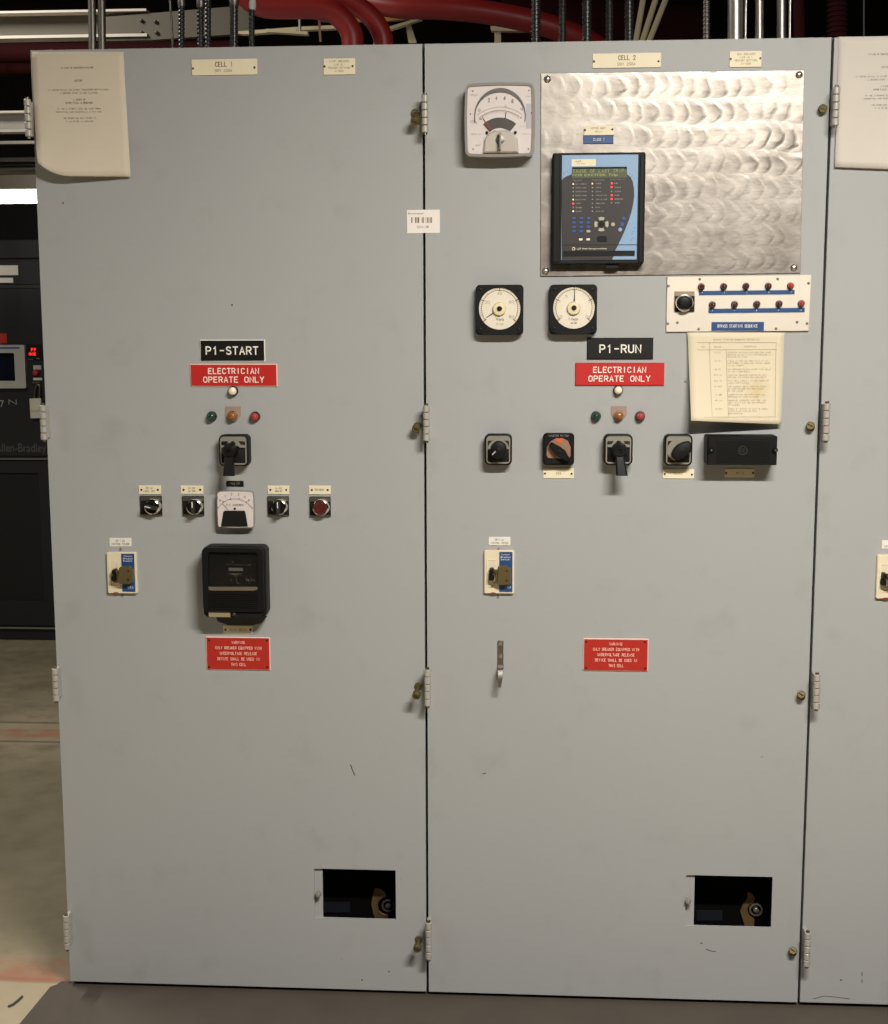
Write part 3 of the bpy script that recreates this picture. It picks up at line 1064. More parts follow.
# ---------------------------------------------------------- indicator lamps
def lamp(px, py, lens, label, r=4.7, shield=None, group='panel indicator lamps'):
    t = Thing('indicator_lamp', label, 'lamp', px, py, group)
    rr = r * t.mpp
    if shield:
        x0, y0, x1, y1 = shield
        sh = t.Ls([(x0, y0), (x1, y0), (x1, y0 + (y1 - y0) * 0.6), (x1 - 4.5, y1), (x0 + 4.5, y1), (x0, y0 + (y1 - y0) * 0.6)], 0.002)
        MB().prism(sh, E0, -0.002, 0.0004).build('legend_tag', M['tag'], t)
    b0 = E0 if not shield else -0.0022
    x, z = t.L(px, py, 0.012)
    m = MB()
    m.lathe(x, z, [(rr * 1.06, b0), (rr * 1.06, b0 - 0.006), (rr * 0.98, b0 - 0.0085)], 20)
    m.build('bezel', M['darkscrew'] if not shield else M['silver'], t)
    m = MB()
    m.lathe(x, z, [(rr * 0.86, b0 - 0.0088)] + [(rr * 0.86 * math.cos(a), b0 - 0.012 - 0.008 * math.sin(a)) for a in [PI / 2 * k / 6 for k in range(7)]], 20)
    m.build('lens', M[lens], t)
    return t


lamp(232.4, 391.2, 'cream_lens', 'small round white lamp just under the left ELECTRICIAN OPERATE ONLY sign')
lamp(211, 416.6, 'green', 'green indicator lamp left of the amber lamp on the CELL 1 door')
lamp(232.2, 416, 'amber', 'amber indicator lamp on a brown tag on the CELL 1 door', 4.9, (225, 406.5, 240.6, 422))
lamp(254.4, 416.8, 'redlens', 'red indicator lamp right of the amber lamp on the CELL 1 door')
lamp(618.4, 390.4, 'cream_lens', 'small round white lamp just under the right ELECTRICIAN OPERATE ONLY sign')
lamp(596.2, 416.4, 'green', 'green indicator lamp left of the amber lamp on the CELL 2 door')
lamp(619, 415.6, 'amber', 'amber indicator lamp on a pinkish tag on the CELL 2 door', 4.6, (611, 406.2, 626.6, 421))
lamp(640.4, 416.4, 'redlens', 'red indicator lamp right of the amber lamp on the CELL 2 door')


# ----------------------------------------------------------- control switches
def switch_body(t, x0, y0, x1, y1, d):
    m = MB()
    m.profile(t.rr(x0, y0, x1, y1, d, 5), [(E0, 0.0004), (-d + 0.004, 0), (-d + 0.001, 0.001), (-d, 0.0025)])
    body = m.build('housing', M['black'], t)
    o = t.rr(x0 + 1.8, y0 + 1.8, x1 - 1.8, y1 - 1.8, d, 3.6)
    i = t.rr(x0 + 3.0, y0 + 6.4, x1 - 3.0, y1 - 3.4, d, 1.2)
    m = MB()
    m.frame(o, i, -d, -d - 0.0012)
    m.build('trim_frame', M['pale'], t)
    m = MB()
    cx = (x0 + x1) / 2
    return body


def pistol_switch(x0, y0, x1, y1, hub, tip, label, tilt):
    d = 0.034
    t = Thing('pistol_grip_switch', label, 'switch', (x0 + x1) / 2, (y0 + y1) / 2, 'pistol grip control switches')
    switch_body(t, x0, y0, x1, y1, d)
    # target arch with two ears
    m = MB()
    hx, hy = (x0 + x1) / 2, hub[1] - 1.2
    ear = t.Ls([(x0 + 3, hy - 4.8), (x0 + 8, hy - 5.6), (hx - 5, hy - 9), (hx + 5, hy - 9), (x1 - 8, hy - 5.6), (x1 - 3, hy - 4.8), (x1 - 3, hy - 2.6), (x1 - 8, hy - 2.4), (hx + 5, hy - 4), (hx, hy - 5), (hx - 5, hy - 4), (x0 + 8, hy - 2.4), (x0 + 3, hy - 2.6)], d)
    m.prism(ear, -d - 0.0003, -d - 0.005, 0.0008)
    m.build('target_arch', M['pale'], t)
    m = MB()
    x, z = t.L(hx, hy - 6.8, d)
    m.lathe(x, z, [(0.006, -d - 0.0052), (0.006, -d - 0.008), (0.004, -d - 0.009)], 16)
    m.build('target_flag', M['black'], t)
    # hub and grip
    x, z = t.L(hub[0], hub[1], d + 0.02)
    m = MB()
    m.lathe(x, z, [(0.019, -d - 0.0003), (0.0185, -d - 0.008), (0.016, -d - 0.016), (0.0135, -d - 0.026), (0.0115, -d - 0.028), (0.0055, -d - 0.028), (0.0045, -d - 0.024), (0.0008, -d - 0.024)], 24)
    m.build('hub', M['black'], t)
    m = MB()
    g = t.L(tip[0], tip[1], d + 0.024)
    p0 = Vector((x, -d - 0.014, z - 0.008))
    p1 = Vector((g[0], -d - 0.026, g[1]))
    loops = []
    for k, (w, th) in enumerate(((0.0085, 0.009), (0.0105, 0.010), (0.0112, 0.010), (0.0118, 0.010), (0.0128, 0.010), (0.0138, 0.0095))):
        f = k / 5
        c = p0.lerp(p1, f)
        loops.append([(c.x + a * w * 0.98, c.y + b * th, c.z + e) for a, b, e in ((-1, -.6, 0), (-.7, -1, 0), (.7, -1, 0), (1, -.6, 0), (1, .6, 0), (.7, 1, 0), (-.7, 1, 0), (-1, .6, 0))])
    m.loft(loops)
    m.build('grip', M['black'], t)
    return t


pistol_switch(218.6, 434.8, 248.4, 466.5, (228.6, 451.4), (229.3, 475.6), 'black pistol grip switch under the lamps on the CELL 1 door', 0)
pistol_switch(604, 434.6, 632.8, 465.5, (619.5, 450.8), (621.8, 475.4), 'black pistol grip switch under the lamps on the CELL 2 door', 0)


def rotary_switch(x0, y0, x1, y1, knob, label, oval):
    d = 0.030
    t = Thing('rotary_switch', label, 'switch', (x0 + x1) / 2, (y0 + y1) / 2, 'round knob rotary switches')
    switch_body(t, x0, y0, x1, y1, d)
    cx, cy = (x0 + x1) / 2, (y0 + y1) / 2
    x, z = t.L(cx, cy, d)
    m = MB()
    m.ring(x, z, 0.0165, 0.0250, -d - 0.0003, -d - 0.003, 5, 175, 24) if not oval else m.ring(x, z, 0.0120, 0.0260, -d - 0.0003, -d - 0.003, 40, 250, 24)
    m.build('index_arc', M['pale'], t)
    kx, kz = t.L(knob[0], knob[1], d + 0.02)
    m = MB()
    m.lathe(x, z, [(0.0105, -d - 0.0003), (0.0105, -d - 0.009)], 20)
    seg = 32
    loops = []
    for (s, y) in ((0.90, -0.0085), (1.0, -0.011), (1.0, -0.022), (0.93, -0.0255), (0.8, -0.027)):
        lp = []
        for k in range(seg):
            a = 2 * PI * k / seg
            ra, rb = (0.0265, 0.0165) if oval else (0.0205, 0.0190)
            u, v = ra * s * math.cos(a), rb * s * math.sin(a)
            an = math.radians(38) if oval else math.radians(80)
            lp.append((kx + u * math.cos(an) - v * math.sin(an), -d + y, kz + u * math.sin(an) + v * math.cos(an)))
        loops.append(lp)
    m.loft(loops)
    o = m.build('knob', M['black'] if not oval else M['blackm'], t)
    m = MB()
    m.lathe(kx, kz, [(0.0048, -d - 0.0268), (0.0048, -d - 0.0285), (0.0030, -d - 0.0290)], 12)
    m.build('knob_screw', M['blackm'], o)
    if not oval:
        m = MB()
        a = t.L(knob[0] - 8, knob[1] + 3.5, d + .027)
        b = t.L(knob[0] + 8, knob[1] - 2.5, d + .027)
        m.stroke(t.L(knob[0] - 6.5, knob[1] + 5, d + .027), t.L(knob[0] - 3, knob[1] + 1.5, d + .027), 0.003, -d - 0.0265, -d - 0.0285)
        m.build('pointer_line', M['smalltext'], o)
    return t


rotary_switch(484.6, 434.2, 512, 465.4, (498.6, 449.8), 'black rotary switch with a round knob, leftmost control on the CELL 2 door', False)
rotary_switch(664.4, 434.6, 692.6, 466, (682, 450.6), 'black rotary switch with a tilted oval knob, left of the ribbed black box', True)

# copper-faced rotary switch
t = Thing('rotary_switch', 'black square rotary switch with a copper face and an orange mark', 'switch', 558.5, 449)
d = 0.024
MB().profile(t.rr(543.2, 433.4, 574.2, 465.4, d, 3.4), [(E0, 0.0004), (-d + 0.003, 0), (-d, 0.003)]).build('housing', M['black'], t)
dp = t.Ls([(551, 441), (556, 438.2), (563, 438.2), (568, 441), (570.6, 447), (570.6, 456), (568, 459), (548, 457.8), (546.6, 455), (547, 447)], d)
MB().prism(dp, -d - 0.0002, -d - 0.0012).build('dial_face', M['copper'], t)
MB().prism(t.Ls([(555.5, 438.6), (562.8, 438.6), (561, 442.4), (557.6, 442.4)], d), -d - 0.0013, -d - 0.0018).build('index_mark', M['orange'], t)
MB().prism(t.Ls([(553, 458.4), (566, 459.8), (566, 463.2), (553, 463.2)], d), -d - 0.0002, -d - 0.0016).build('lower_plate', M['blackm'], t)
letters(t, M['smalltext'], [('AMMETER SWITCH', 558.5, 435.8, 20, 1.8)], d + 0.0005)
lever = t.Ls([(549.2, 444.6), (551.6, 442.2), (560.2, 446.8), (565.6, 451.2), (569.2, 458), (569.6, 461.4), (566.6, 462), (558.6, 457.4), (553.6, 453), (550, 447.4)], d + 0.016)
m = MB()
m.profile(lever, [(-d - 0.0025, 0.002), (-d - 0.006, 0), (-d - 0.015, 0.0005), (-d - 0.0175, 0.003)])
lv = m.build('lever', M['black'], t)
x, z = t.L(559.4, 451.2, d + 0.018)
MB().lathe(x, z, [(0.0045, -d - 0.0170), (0.0045, -d - 0.0190), (0.002, -d - 0.0195)], 12).build('lever_screw', M['blackm'], lv)


# ------------------------------------------------ small selectors in the row
def selector(x0, y0, x1, y1, label, angle, button=False):
    t = Thing('push_button' if button else 'selector_switch', label, 'button' if button else 'switch', (x0 + x1) / 2, (y0 + y1) / 2, None if button else 'small selector switches in the row')
    d = 0.005
    MB().prism(t.rr(x0, y0, x1, y1, d), E0, -d, 0.0006).build('base_plate', M['blackm'], t)
    MB().prism(t.rr(x0 + 0.3, y0 + 0.3, x1 - 0.3, y0 + 4.6, d), -d - 0.0001, -d - 0.0008).build('legend_strip', M['steel'], t)
    MB().prism(t.rr(x0 + 0.3, y1 - 1.2, x1 - 0.3, y1 - 0.1, d), -d - 0.0001, -d - 0.0008).build('lower_strip', M['steel'], t)
    cx, cy = (x0 + x1) / 2 + (0.4 if not button else 0.2), (y0 + y1) / 2 + 1.4
    x, z = t.L(cx, cy, d + 0.018)
    R = 8.2 * t.mpp if not button else 8.6 * t.mpp
    m = MB()
    m.lathe(x, z, [(R, -d - 0.0002), (R, -d - 0.010), (R * 0.92, -d - 0.015), (R * 0.80, -d - 0.0165), (R * 0.78, -d - 0.010), (R * 0.3, -d - 0.010)], 28)
    m.build('bezel', M['chrome'], t)
    if button:
        m = MB()
        m.lathe(x, z, [(R * 0.76, -d - 0.0105), (R * 0.76, -d - 0.019), (R * 0.66, -d - 0.0215), (R * 0.1, -d - 0.020)], 24)
        m.build('button_cap', mat('dark_red_cap', (84, 26, 26), 0.35), t)
    else:
        m = MB()
        m.lathe(x, z, [(R * 0.74, -d - 0.0105), (R * 0.74, -d - 0.016), (R * 0.66, -d - 0.018), (0.0005, -d - 0.018)], 24)
        kb = m.build('knob', M['black'], t)
        m = MB()
        a = math.radians(angle)
        m.stroke((x - R * 0.74 * math.cos(a), z - R * 0.74 * math.sin(a)), (x + R * 0.74 * math.cos(a), z + R * 0.74 * math.sin(a)), R * 0.40, -d - 0.018, -d - 0.028)
        m.build('finger_bar', M['charcoal'], kb)
        m = MB()
        m.stroke((x - R * 0.02 * math.cos(a), z - R * 0.02 * math.sin(a)), (x + R * 0.70 * math.cos(a), z + R * 0.70 * math.sin(a)), R * 0.10, -d - 0.0281, -d - 0.0286)
        m.build('pointer_line', M['inkwhite'], kb)
    return t


selector(140.2, 496, 161.6, 515.4, 'first small selector switch from the left, its knob turned sideways', 170)
selector(182.4, 496.2, 203.6, 515.6, 'small selector switch just left of the small ammeter', 92)
selector(267.6, 496.4, 288.6, 515.8, 'small selector switch just right of the small ammeter', 92)
selector(309.6, 496.8, 330.4, 516.4, 'round dark red push button at the right end of the small control row', 0, True)

# ------------------------------------------------------- DC ammeter, CELL 1
t = Thing('ammeter', 'small square D-C AMPERES meter with a white dial and black lower cover', 'meter', 235.5, 510)
d = 0.026
cx, cz, w, h = t.R(216.2, 490.6, 254.2, 529.0, d)
ol = bulged(cx, cz, w, h, 0.008, 0.035)
MB().profile(ol, [(E0, 0.004), (-0.008, 0.0015), (-d + 0.010, 0), (-d + 0.004, 0.0006)]).build('case', M['clearcase'], t)
MB().prism(inset(ol, 0.0028), -d + 0.0038, -d + 0.0015).build('dial', M['dialpink'], t)
m = MB()
x, z = t.L(235.2, 519, d)
rs = 19.5 * t.mpp
m.ring(x, z, rs, rs + 0.0007, -d + 0.0014, -d + 0.0010, 32, 148, 24)
for k in range(6):
    a = math.radians(148 - 116 * k / 5)
    m.stroke((x + rs * math.cos(a), z + rs * math.sin(a)), (x + (rs + 0.005) * math.cos(a), z + (rs + 0.005) * math.sin(a)), 0.0015, -d + 0.0014, -d + 0.0010)
for k in range(31):
    a = math.radians(148 - 116 * k / 30)
    m.stroke((x + rs * math.cos(a), z + rs * math.sin(a)), (x + (rs + 0.0025) * math.cos(a), z + (rs + 0.0025) * math.sin(a)), 0.0006, -d + 0.0014, -d + 0.0010)
m.build('scale', M['inkbrown'], t)
m = MB()
m.stroke(t.L(233, 516, d), t.L(222.5, 503.5, d), 0.0012, -d + 0.0010, -d + 0.0004)
m.build('pointer', M['inkgrey'], t)
letters(t, M['ink'], [('D-C AMPERES', 234.9, 505, 17.5, 2.0), ('0', 220.2, 500.2, 1.6, 2.2), ('1', 224.8, 496.3, 1, 2.2), ('2', 231.4, 494.3, 1.6, 2.2), ('3', 238.4, 494.3, 1.6, 2.2), ('4', 244.8, 496.8, 1.8, 2.4), ('5', 249, 500.2, 1.6, 2.2)], d - 0.0004)
m = MB()
low = t.Ls([(221.2, 526.4), (223.4, 511.8), (224.4, 510.8), (244, 510.8), (245, 511.8), (247.6, 526.4)], d + 0.002)
m.prism(low, -d + 0.0014, -d - 0.003, 0.0012)
m.build('lower_cover', M['blackm'], t)
x, z = t.L(234.7, 508.7, d)
MB().dome(x, z, 0.0028, -d + 0.001, 0.002).build('zero_screw', M['darkscrew'], t)
MB().prism(inset(ol, 0.003), -d + 0.0002, -d - 0.0010).build('clear_cover', M['glass'], t)

# -------------------------------------------------------- round dial meters
for (x0, y0, x1, y1, cxp, cyp, ang, lab, nums, words) in (
        (475.4, 284.6, 523.4, 335.2, 499.6, 308.6, 214, 'black square meter with a round white dial, pointer at lower left', [('20', 487.2, 302.2, 5, 3), ('40', 499.6, 293.4, 5, 3), ('60', 511.4, 301.8, 5, 3), ('80', 511.4, 316.8, 5, 3)], [('Vars', 499.8, 319.2, 8, 3), ('KILO', 499.8, 324.0, 6.5, 1.8)]),
        (549.2, 284.4, 597.2, 334.6, 574, 307.8, 88, 'black square meter with a round white dial, pointer straight up', [('1', 559.3, 301.6, 1.6, 3), ('1', 588.6, 301.6, 1.6, 3), ('.5', 565.6, 296.2, 4, 2.6), ('0', 561, 316.8, 2.2, 3), ('0', 586.8, 316.8, 2.2, 3)], [('P. Factor', 573.6, 319.0, 9.4, 2.6), ('60 HZ', 573.8, 323.0, 6, 1.8)])):
    t = Thing('panel_meter', lab, 'meter', (x0 + x1) / 2, (y0 + y1) / 2, 'black square panel meters with round dials')
    d = 0.030
    outer = t.rr(x0, y0, x1, y1, d, 4.2)
    m = MB()
    m.profile(outer, [(E0, 0.0006), (-d + 0.010, 0), (-d + 0.007, 0.0015)])
    m.build('case', M['black'], t)
    x, z = t.L(cxp, cyp, d)
    rd = 20.6 * t.mpp
    # square bezel with a round window
    n = 32
    m = MB()
    sq = []
    c0x, c0z, ww, hh = t.R(x0 + 0.8, y0 + 0.8, x1 - 0.8, y1 - 0.8, d)
    for k in range(n):
        a = 2 * PI * k / n + PI / 4
        c, s = math.cos(a), math.sin(a)
        f = 1 / max(abs(c), abs(s))
        f = min(f, 1.30)
        sq.append((c0x + c * f * ww / 2, c0z + s * f * hh / 2))
    ci = [(x + (rd + 0.0012) * math.cos(2 * PI * k / n + PI / 4), z + (rd + 0.0012) * math.sin(2 * PI * k / n + PI / 4)) for k in range(n)]
    m.frame(sq, ci, -d + 0.0068, -d)
    m.build('bezel', M['black'], t)
    MB().lathe(x, z, [(rd, -d + 0.0068), (rd, -d + 0.0045)], 40).build('dial', M['dial'], t)
    m = MB()
    yy = (-d + 0.0044, -d + 0.0040)
    m.ring(x, z, rd * 0.86, rd * 0.885, yy[0], yy[1], -38, 218, 48)
    for k in range(5):
        a = math.radians(-38 + 256 * k / 4)
        m.stroke((x + rd * 0.82 * math.cos(a), z + rd * 0.82 * math.sin(a)), (x + rd * 0.99 * math.cos(a), z + rd * 0.99 * math.sin(a)), 0.0022, yy[0], yy[1])
    for k in range(41):
        a = math.radians(-38 + 256 * k / 40)
        m.stroke((x + rd * 0.88 * math.cos(a), z + rd * 0.88 * math.sin(a)), (x + rd * 0.96 * math.cos(a), z + rd * 0.96 * math.sin(a)), 0.0006, yy[0], yy[1])
    m.build('scale', M['inkbrown'], t)
    letters(t, M['inkgrey'], nums, d - 0.0038)
    letters(t, M['ink'], words, d - 0.0038, name='caption')
    a = math.radians(ang)
    m = MB()
    ca, sa = math.cos(a), math.sin(a)
    na, nb = -sa, ca
    bw, tw, r0, r1 = 0.0016, 0.0006, rd * 0.32, rd * (0.80 if ang > 100 else 0.86)
    m.prism([(x + r0 * ca + na * bw, z + r0 * sa + nb * bw), (x + r1 * ca + na * tw, z + r1 * sa + nb * tw), (x + r1 * ca - na * tw, z + r1 * sa - nb * tw), (x + r0 * ca - na * bw, z + r0 * sa - nb * bw)], -d + 0.0036, -d + 0.0028)
    m.build('pointer', M['ink'], t)
    m = MB()
    x2, z2 = t.L(cxp - 0.3, cyp + 0.6, d)
    m.lathe(x2, z2, [(rd * 0.33, -d + 0.0035), (rd * 0.33, -d + 0.001), (rd * 0.28, -d - 0.0035), (rd * 0.12, -d - 0.0045)], 28)
    m.build('hub', mat('cream_hub', (228, 214, 176), 0.4), t)
    MB().lathe(x, z, [(rd * 0.12, -d - 0.0046), (rd * 0.12, -d - 0.0070), (rd * 0.07, -d - 0.0075)], 16).build('hub_screw', M['blackm'], t)
    MB().prism([(x + rd * 0.98 * math.cos(2 * PI * k / 36), z + rd * 0.98 * math.sin(2 * PI * k / 36)) for k in range(36)], -d + 0.0012, -d + 0.0004).build('glass', M['glass'], t)
    for (sx, sy) in ((x0 + 5, y0 + 5), (x1 - 5, y0 + 5), (x0 + 5, y1 - 6), (x1 - 5, y1 - 6)):
        screw(t, sx, sy, d, 1.6, M['black'], hgt=0.0012)

# ------------------------------------------------------- recorder style meter
t = Thing('pyrometer', 'large square meter with a clear bowed cover at the top of the CELL 2 door', 'meter', 499, 120)
d = 0.046
cx, cz, w, h = t.R(464, 82, 535, 157.4, d)
ol = bulged(cx, cz, w, h, 0.012, 0.035)
MB().profile(ol, [(E0, 0.005), (-0.006, 0.002), (-0.012, 0), (-d + 0.012, 0), (-d + 0.006, 0.001)]).build('case', M['clearcase'], t)
MB().prism(inset(ol, 0.0060), -d + 0.0058, -d + 0.0035).build('dial', M['dialpink'], t)
o2 = inset(ol, 0.0008)
i2 = inset(ol, 0.0068)
MB().frame(o2, i2, -d + 0.0058, -d + 0.0004).build('cover_rim', M['clearcase'], t)
x, z = t.L(500, 116, d)
k = t.mpp
ya, yb = -d + 0.0034, -d + 0.0028
# dark crescent over the arched window
m = MB()
n = 28
pts_o, pts_i = [], []
for j in range(n + 1):
    a = math.radians(-12 + 204 * j / n)
    pts_o.append((x + 25.4 * k * math.cos(a), z + 26.8 * k * math.sin(a)))
    pts_i.append((x + 24.6 * k * math.cos(a), z + (-0.4 * k + 23.4 * k * math.sin(a))))
m.prism(pts_o + pts_i[::-1], ya, yb - 0.002)
m.build('window_rim', mat('grey_rim', (96, 92, 90), 0.4), t)
m = MB()
sec_o, sec_i = [], []
x3, z3 = t.L(499.5, 145, d)
for j in range(17):
    a = math.radians(50 + 80 * j / 16)
    sec_o.append((x3 + 25.5 * k * math.cos(a), z3 + 26.5 * k * math.sin(a)))
    sec_i.append((x3 + 15.5 * k * math.cos(a), z3 + 16.5 * k * math.sin(a)))
m.prism(sec_o + sec_i[::-1], ya, yb)
m.build('dark_sector', mat('sector_grey', (74, 70, 64), 0.5), t)
m = MB()
m.ring(x3, z3, 33.0 * k, 33.5 * k, ya, yb, 54, 128, 24)
m.ring(x3, z3, 36.4 * k, 36.7 * k, ya, yb, 52, 128, 24)
for j in range(26):
    a = math.radians(54 + 74 * j / 25)
    m.stroke((x3 + 31.2 * k * math.cos(a), z3 + 31.2 * k * math.sin(a)), (x3 + 33 * k * math.cos(a), z3 + 33 * k * math.sin(a)), 0.0006, ya, yb)
m.build('scale', M['inkgrey'], t)
nm = [('2', 488.8, 100.2, 2, 4), ('4', 496.4, 98.0, 2, 4), ('6', 504.6, 98.0, 2, 4), ('8', 512.4, 101.2, 2, 4), ('0', 479.4, 110.4, 2, 2.6), ('10', 521.6, 109.2, 2.6, 2.6)]
letters(t, M['ink'], nm, d - 0.0026, bold=0.02)
tiny = [('SCALE', 474, 95, 7, 1.3), ('AMP', 528, 96.5, 5, 1.3), ('MODEL', 473, 121, 6, 1.3), ('TYPE', 473.5, 123, 7, 1.3), ('SERIAL NO', 476, 134, 9, 1.3), ('KVA', 522, 126.5, 4.5, 1.3), ('VOLTS', 526, 134, 7, 1.3), ('60', 478, 145, 5, 1.3), ('A', 505.4, 105.9, 2.4, 2)]
letters(t, M['inkgrey'], tiny, d - 0.0026, name='small_print')
m = MB()
m.stroke(t.L(505.2, 118.8, d), t.L(506, 112, d), 0.0016, yb, yb - 0.0010)
m.build('black_pointer', M['ink'], t)
m = MB()
m.stroke(t.L(491.5, 130.5, d), t.L(485.8, 122.6, d), 0.0032, yb, yb - 0.0012)
m.stroke(t.L(485.8, 122.6, d), t.L(482.2, 116.8, d), 0.0014, yb, yb - 0.0012)
m.build('red_pointer', M['redink'], t)
for (sx, sy) in ((487, 132.5), (515.4, 132.3)):
    xx, zz = t.L(sx, sy, d)
    MB().lathe(xx, zz, [(0.0034, ya), (0.0034, yb - 0.003), (0.002, yb - 0.0035)], 12).build('pivot_screw', M['darkscrew'], t)
for (sx, sy) in ((472.8, 90.8), (529, 90.2), (470.4, 113.8), (531.4, 112.8), (473, 149), (528.4, 148.8), (481, 118.8), (521, 117.6)):
    xx, zz = t.L(sx, sy, d)
    MB().lathe(xx, zz, [(0.0016, ya), (0.0016, yb - 0.001)], 10).build('dial_screw', M['inkbrown'], t)
# grey window on the right, lower clear block with the adjuster knob
MB().prism(t.rr(526, 103.5, 531.4, 128.2, d), ya, yb).build('side_window', mat('pale_grey_strip', (190, 186, 192), 0.4), t)
m = MB()
m.prism(t.Ls([(483.6, 152.5), (484.6, 139), (489, 133), (494, 130.2), (508, 130.2), (513, 133), (518, 139), (518.6, 152.5)], d + 0.004), ya, -d - 0.006, 0.003)
m.build('lower_block', mat('frosted_block', (198, 190, 182), 0.15, var=0.1, coat=0.6), t)
xx, zz = t.L(500, 139.5, d + 0.01)
m = MB()
m.lathe(xx, zz, [(0.010, -d - 0.0061), (0.009, -d - 0.010), (0.005, -d - 0.011)], 20)
m.box(xx - 0.0035, xx + 0.0030, -d - 0.010, -d - 0.017, zz - 0.022, zz + 0.014)
ak = m.build('adjuster_knob', M['steel'], t)
MB().box(xx - 0.0034, xx - 0.0008, -d - 0.0171, -d - 0.0178, zz - 0.020, zz + 0.010).build('knob_groove', M['ink'], ak)
MB().prism(inset(ol, 0.0066), -d + 0.0014, -d + 0.0006).build('clear_cover', M['glass'], t)

# ---------------------------------------------------- protective relay
t = Thing('protective_relay', 'big black glass-fronted relay case on the CELL 1 door', 'relay', 236, 581)
d = 0.058
outer = t.rr(201.8, 547.2, 265.4, 618.6, d, 6)
MB().profile(outer, [(E0, 0.001), (-d + 0.012, 0), (-d + 0.006, 0.001), (-d + 0.004, 0.003)]).build('case', M['black'], t)
ro = t.rr(202.6, 548.0, 263.6, 612, d + 0.004, 4.5)
ri = t.rr(208.2, 552.2, 258.0, 588.2, d + 0.004, 2.0)
MB().frame(ro, ri, -d + 0.0036, -d - 0.006).build('cover_frame', M['black'], t)
MB().prism(t.rr(206.0, 550.0, 260.0, 590.0, d), -d + 0.0036, -d + 0.002).build('movement_plate', M['relayin'], t)
m = MB()
m.prism(t.rr(228.6, 568, 242.6, 571, d), -d + 0.0019, -d + 0.0012)
m.build('rating_plate', M['dimprint'], t)
m = MB()
for (sx, sy, r) in ((232.4, 562, 1.0), (249.6, 565, 1.2), (231, 580, 1.0), (238, 583.6, 1.1), (234.4, 576, 0.8), (246.2, 578.4, 0.8), (251, 578.6, 0.8), (249, 582, 0.8), (255, 581.6, 0.8)):
    xx, zz = t.L(sx, sy, d)
    m.lathe(xx, zz, [(r * t.mpp, -d + 0.0019), (r * t.mpp * 0.7, -d)], 8)
m.stroke(t.L(226, 564.5, d), t.L(249.5, 565.4, d), 0.0014, -d + 0.0019, -d + 0.001)
m.stroke(t.L(236, 575, d), t.L(237, 584, d), 0.0016, -d + 0.0019, -d + 0.001)
m.build('movement', M['charcoal'], t)
letters(t, M['inkgrey'], [('OVERCURRENT', 235.6, 574.2, 11, 1.3), ('TAP 5 A', 250, 580, 8, 1.4)], d - 0.0008)
MB().prism(t.rr(208.0, 552.0, 258.2, 588.4, d + 0.002), -d - 0.001, -d - 0.002).build('window', M['glass'], t)
MB().prism(t.Ls([(208.4, 586.8), (257.6, 586.8), (257.2, 589.6), (254, 590.6), (212, 590.6), (208.6, 589.8)], d + 0.008), -d - 0.0062, -d - 0.0078).build('sill_strip', M['silver'], t)
m = MB()
for j in range(9):
    zc = 593 + j * 1.9
    m.prism(t.rr(208.6, zc, 257.6, zc + 1.3, d + 0.008), -d - 0.0061, -d - 0.0080)
m.build('ribbed_apron', M['black'], t)
MB().prism(t.rr(213, 613.0, 262.6, 617.2, d), -d + 0.0038, -d - 0.001).build('latch_bar', M['blackm'], t)
MB().prism(t.rr(208.4, 611.8, 229.8, 617.4, d + 0.006), -d - 0.0012, -d - 0.0024).build('seal_tag', M['tan'], t)
xx, zz = t.L(233.8, 614.6, d + 0.006)
MB().lathe(xx, zz, [(0.0046, -d - 0.0011), (0.0046, -d - 0.006), (0.003, -d - 0.0072)], 14).build('latch_screw', M['charcoal'], t)
MB().prism(t.Ls([(216, 617.6), (266, 617.6), (262, 623.2), (252, 625.4), (228, 625.2), (218, 621.6)], 0.03), -0.012, -0.030).build('lower_lug', M['charcoal'], t)

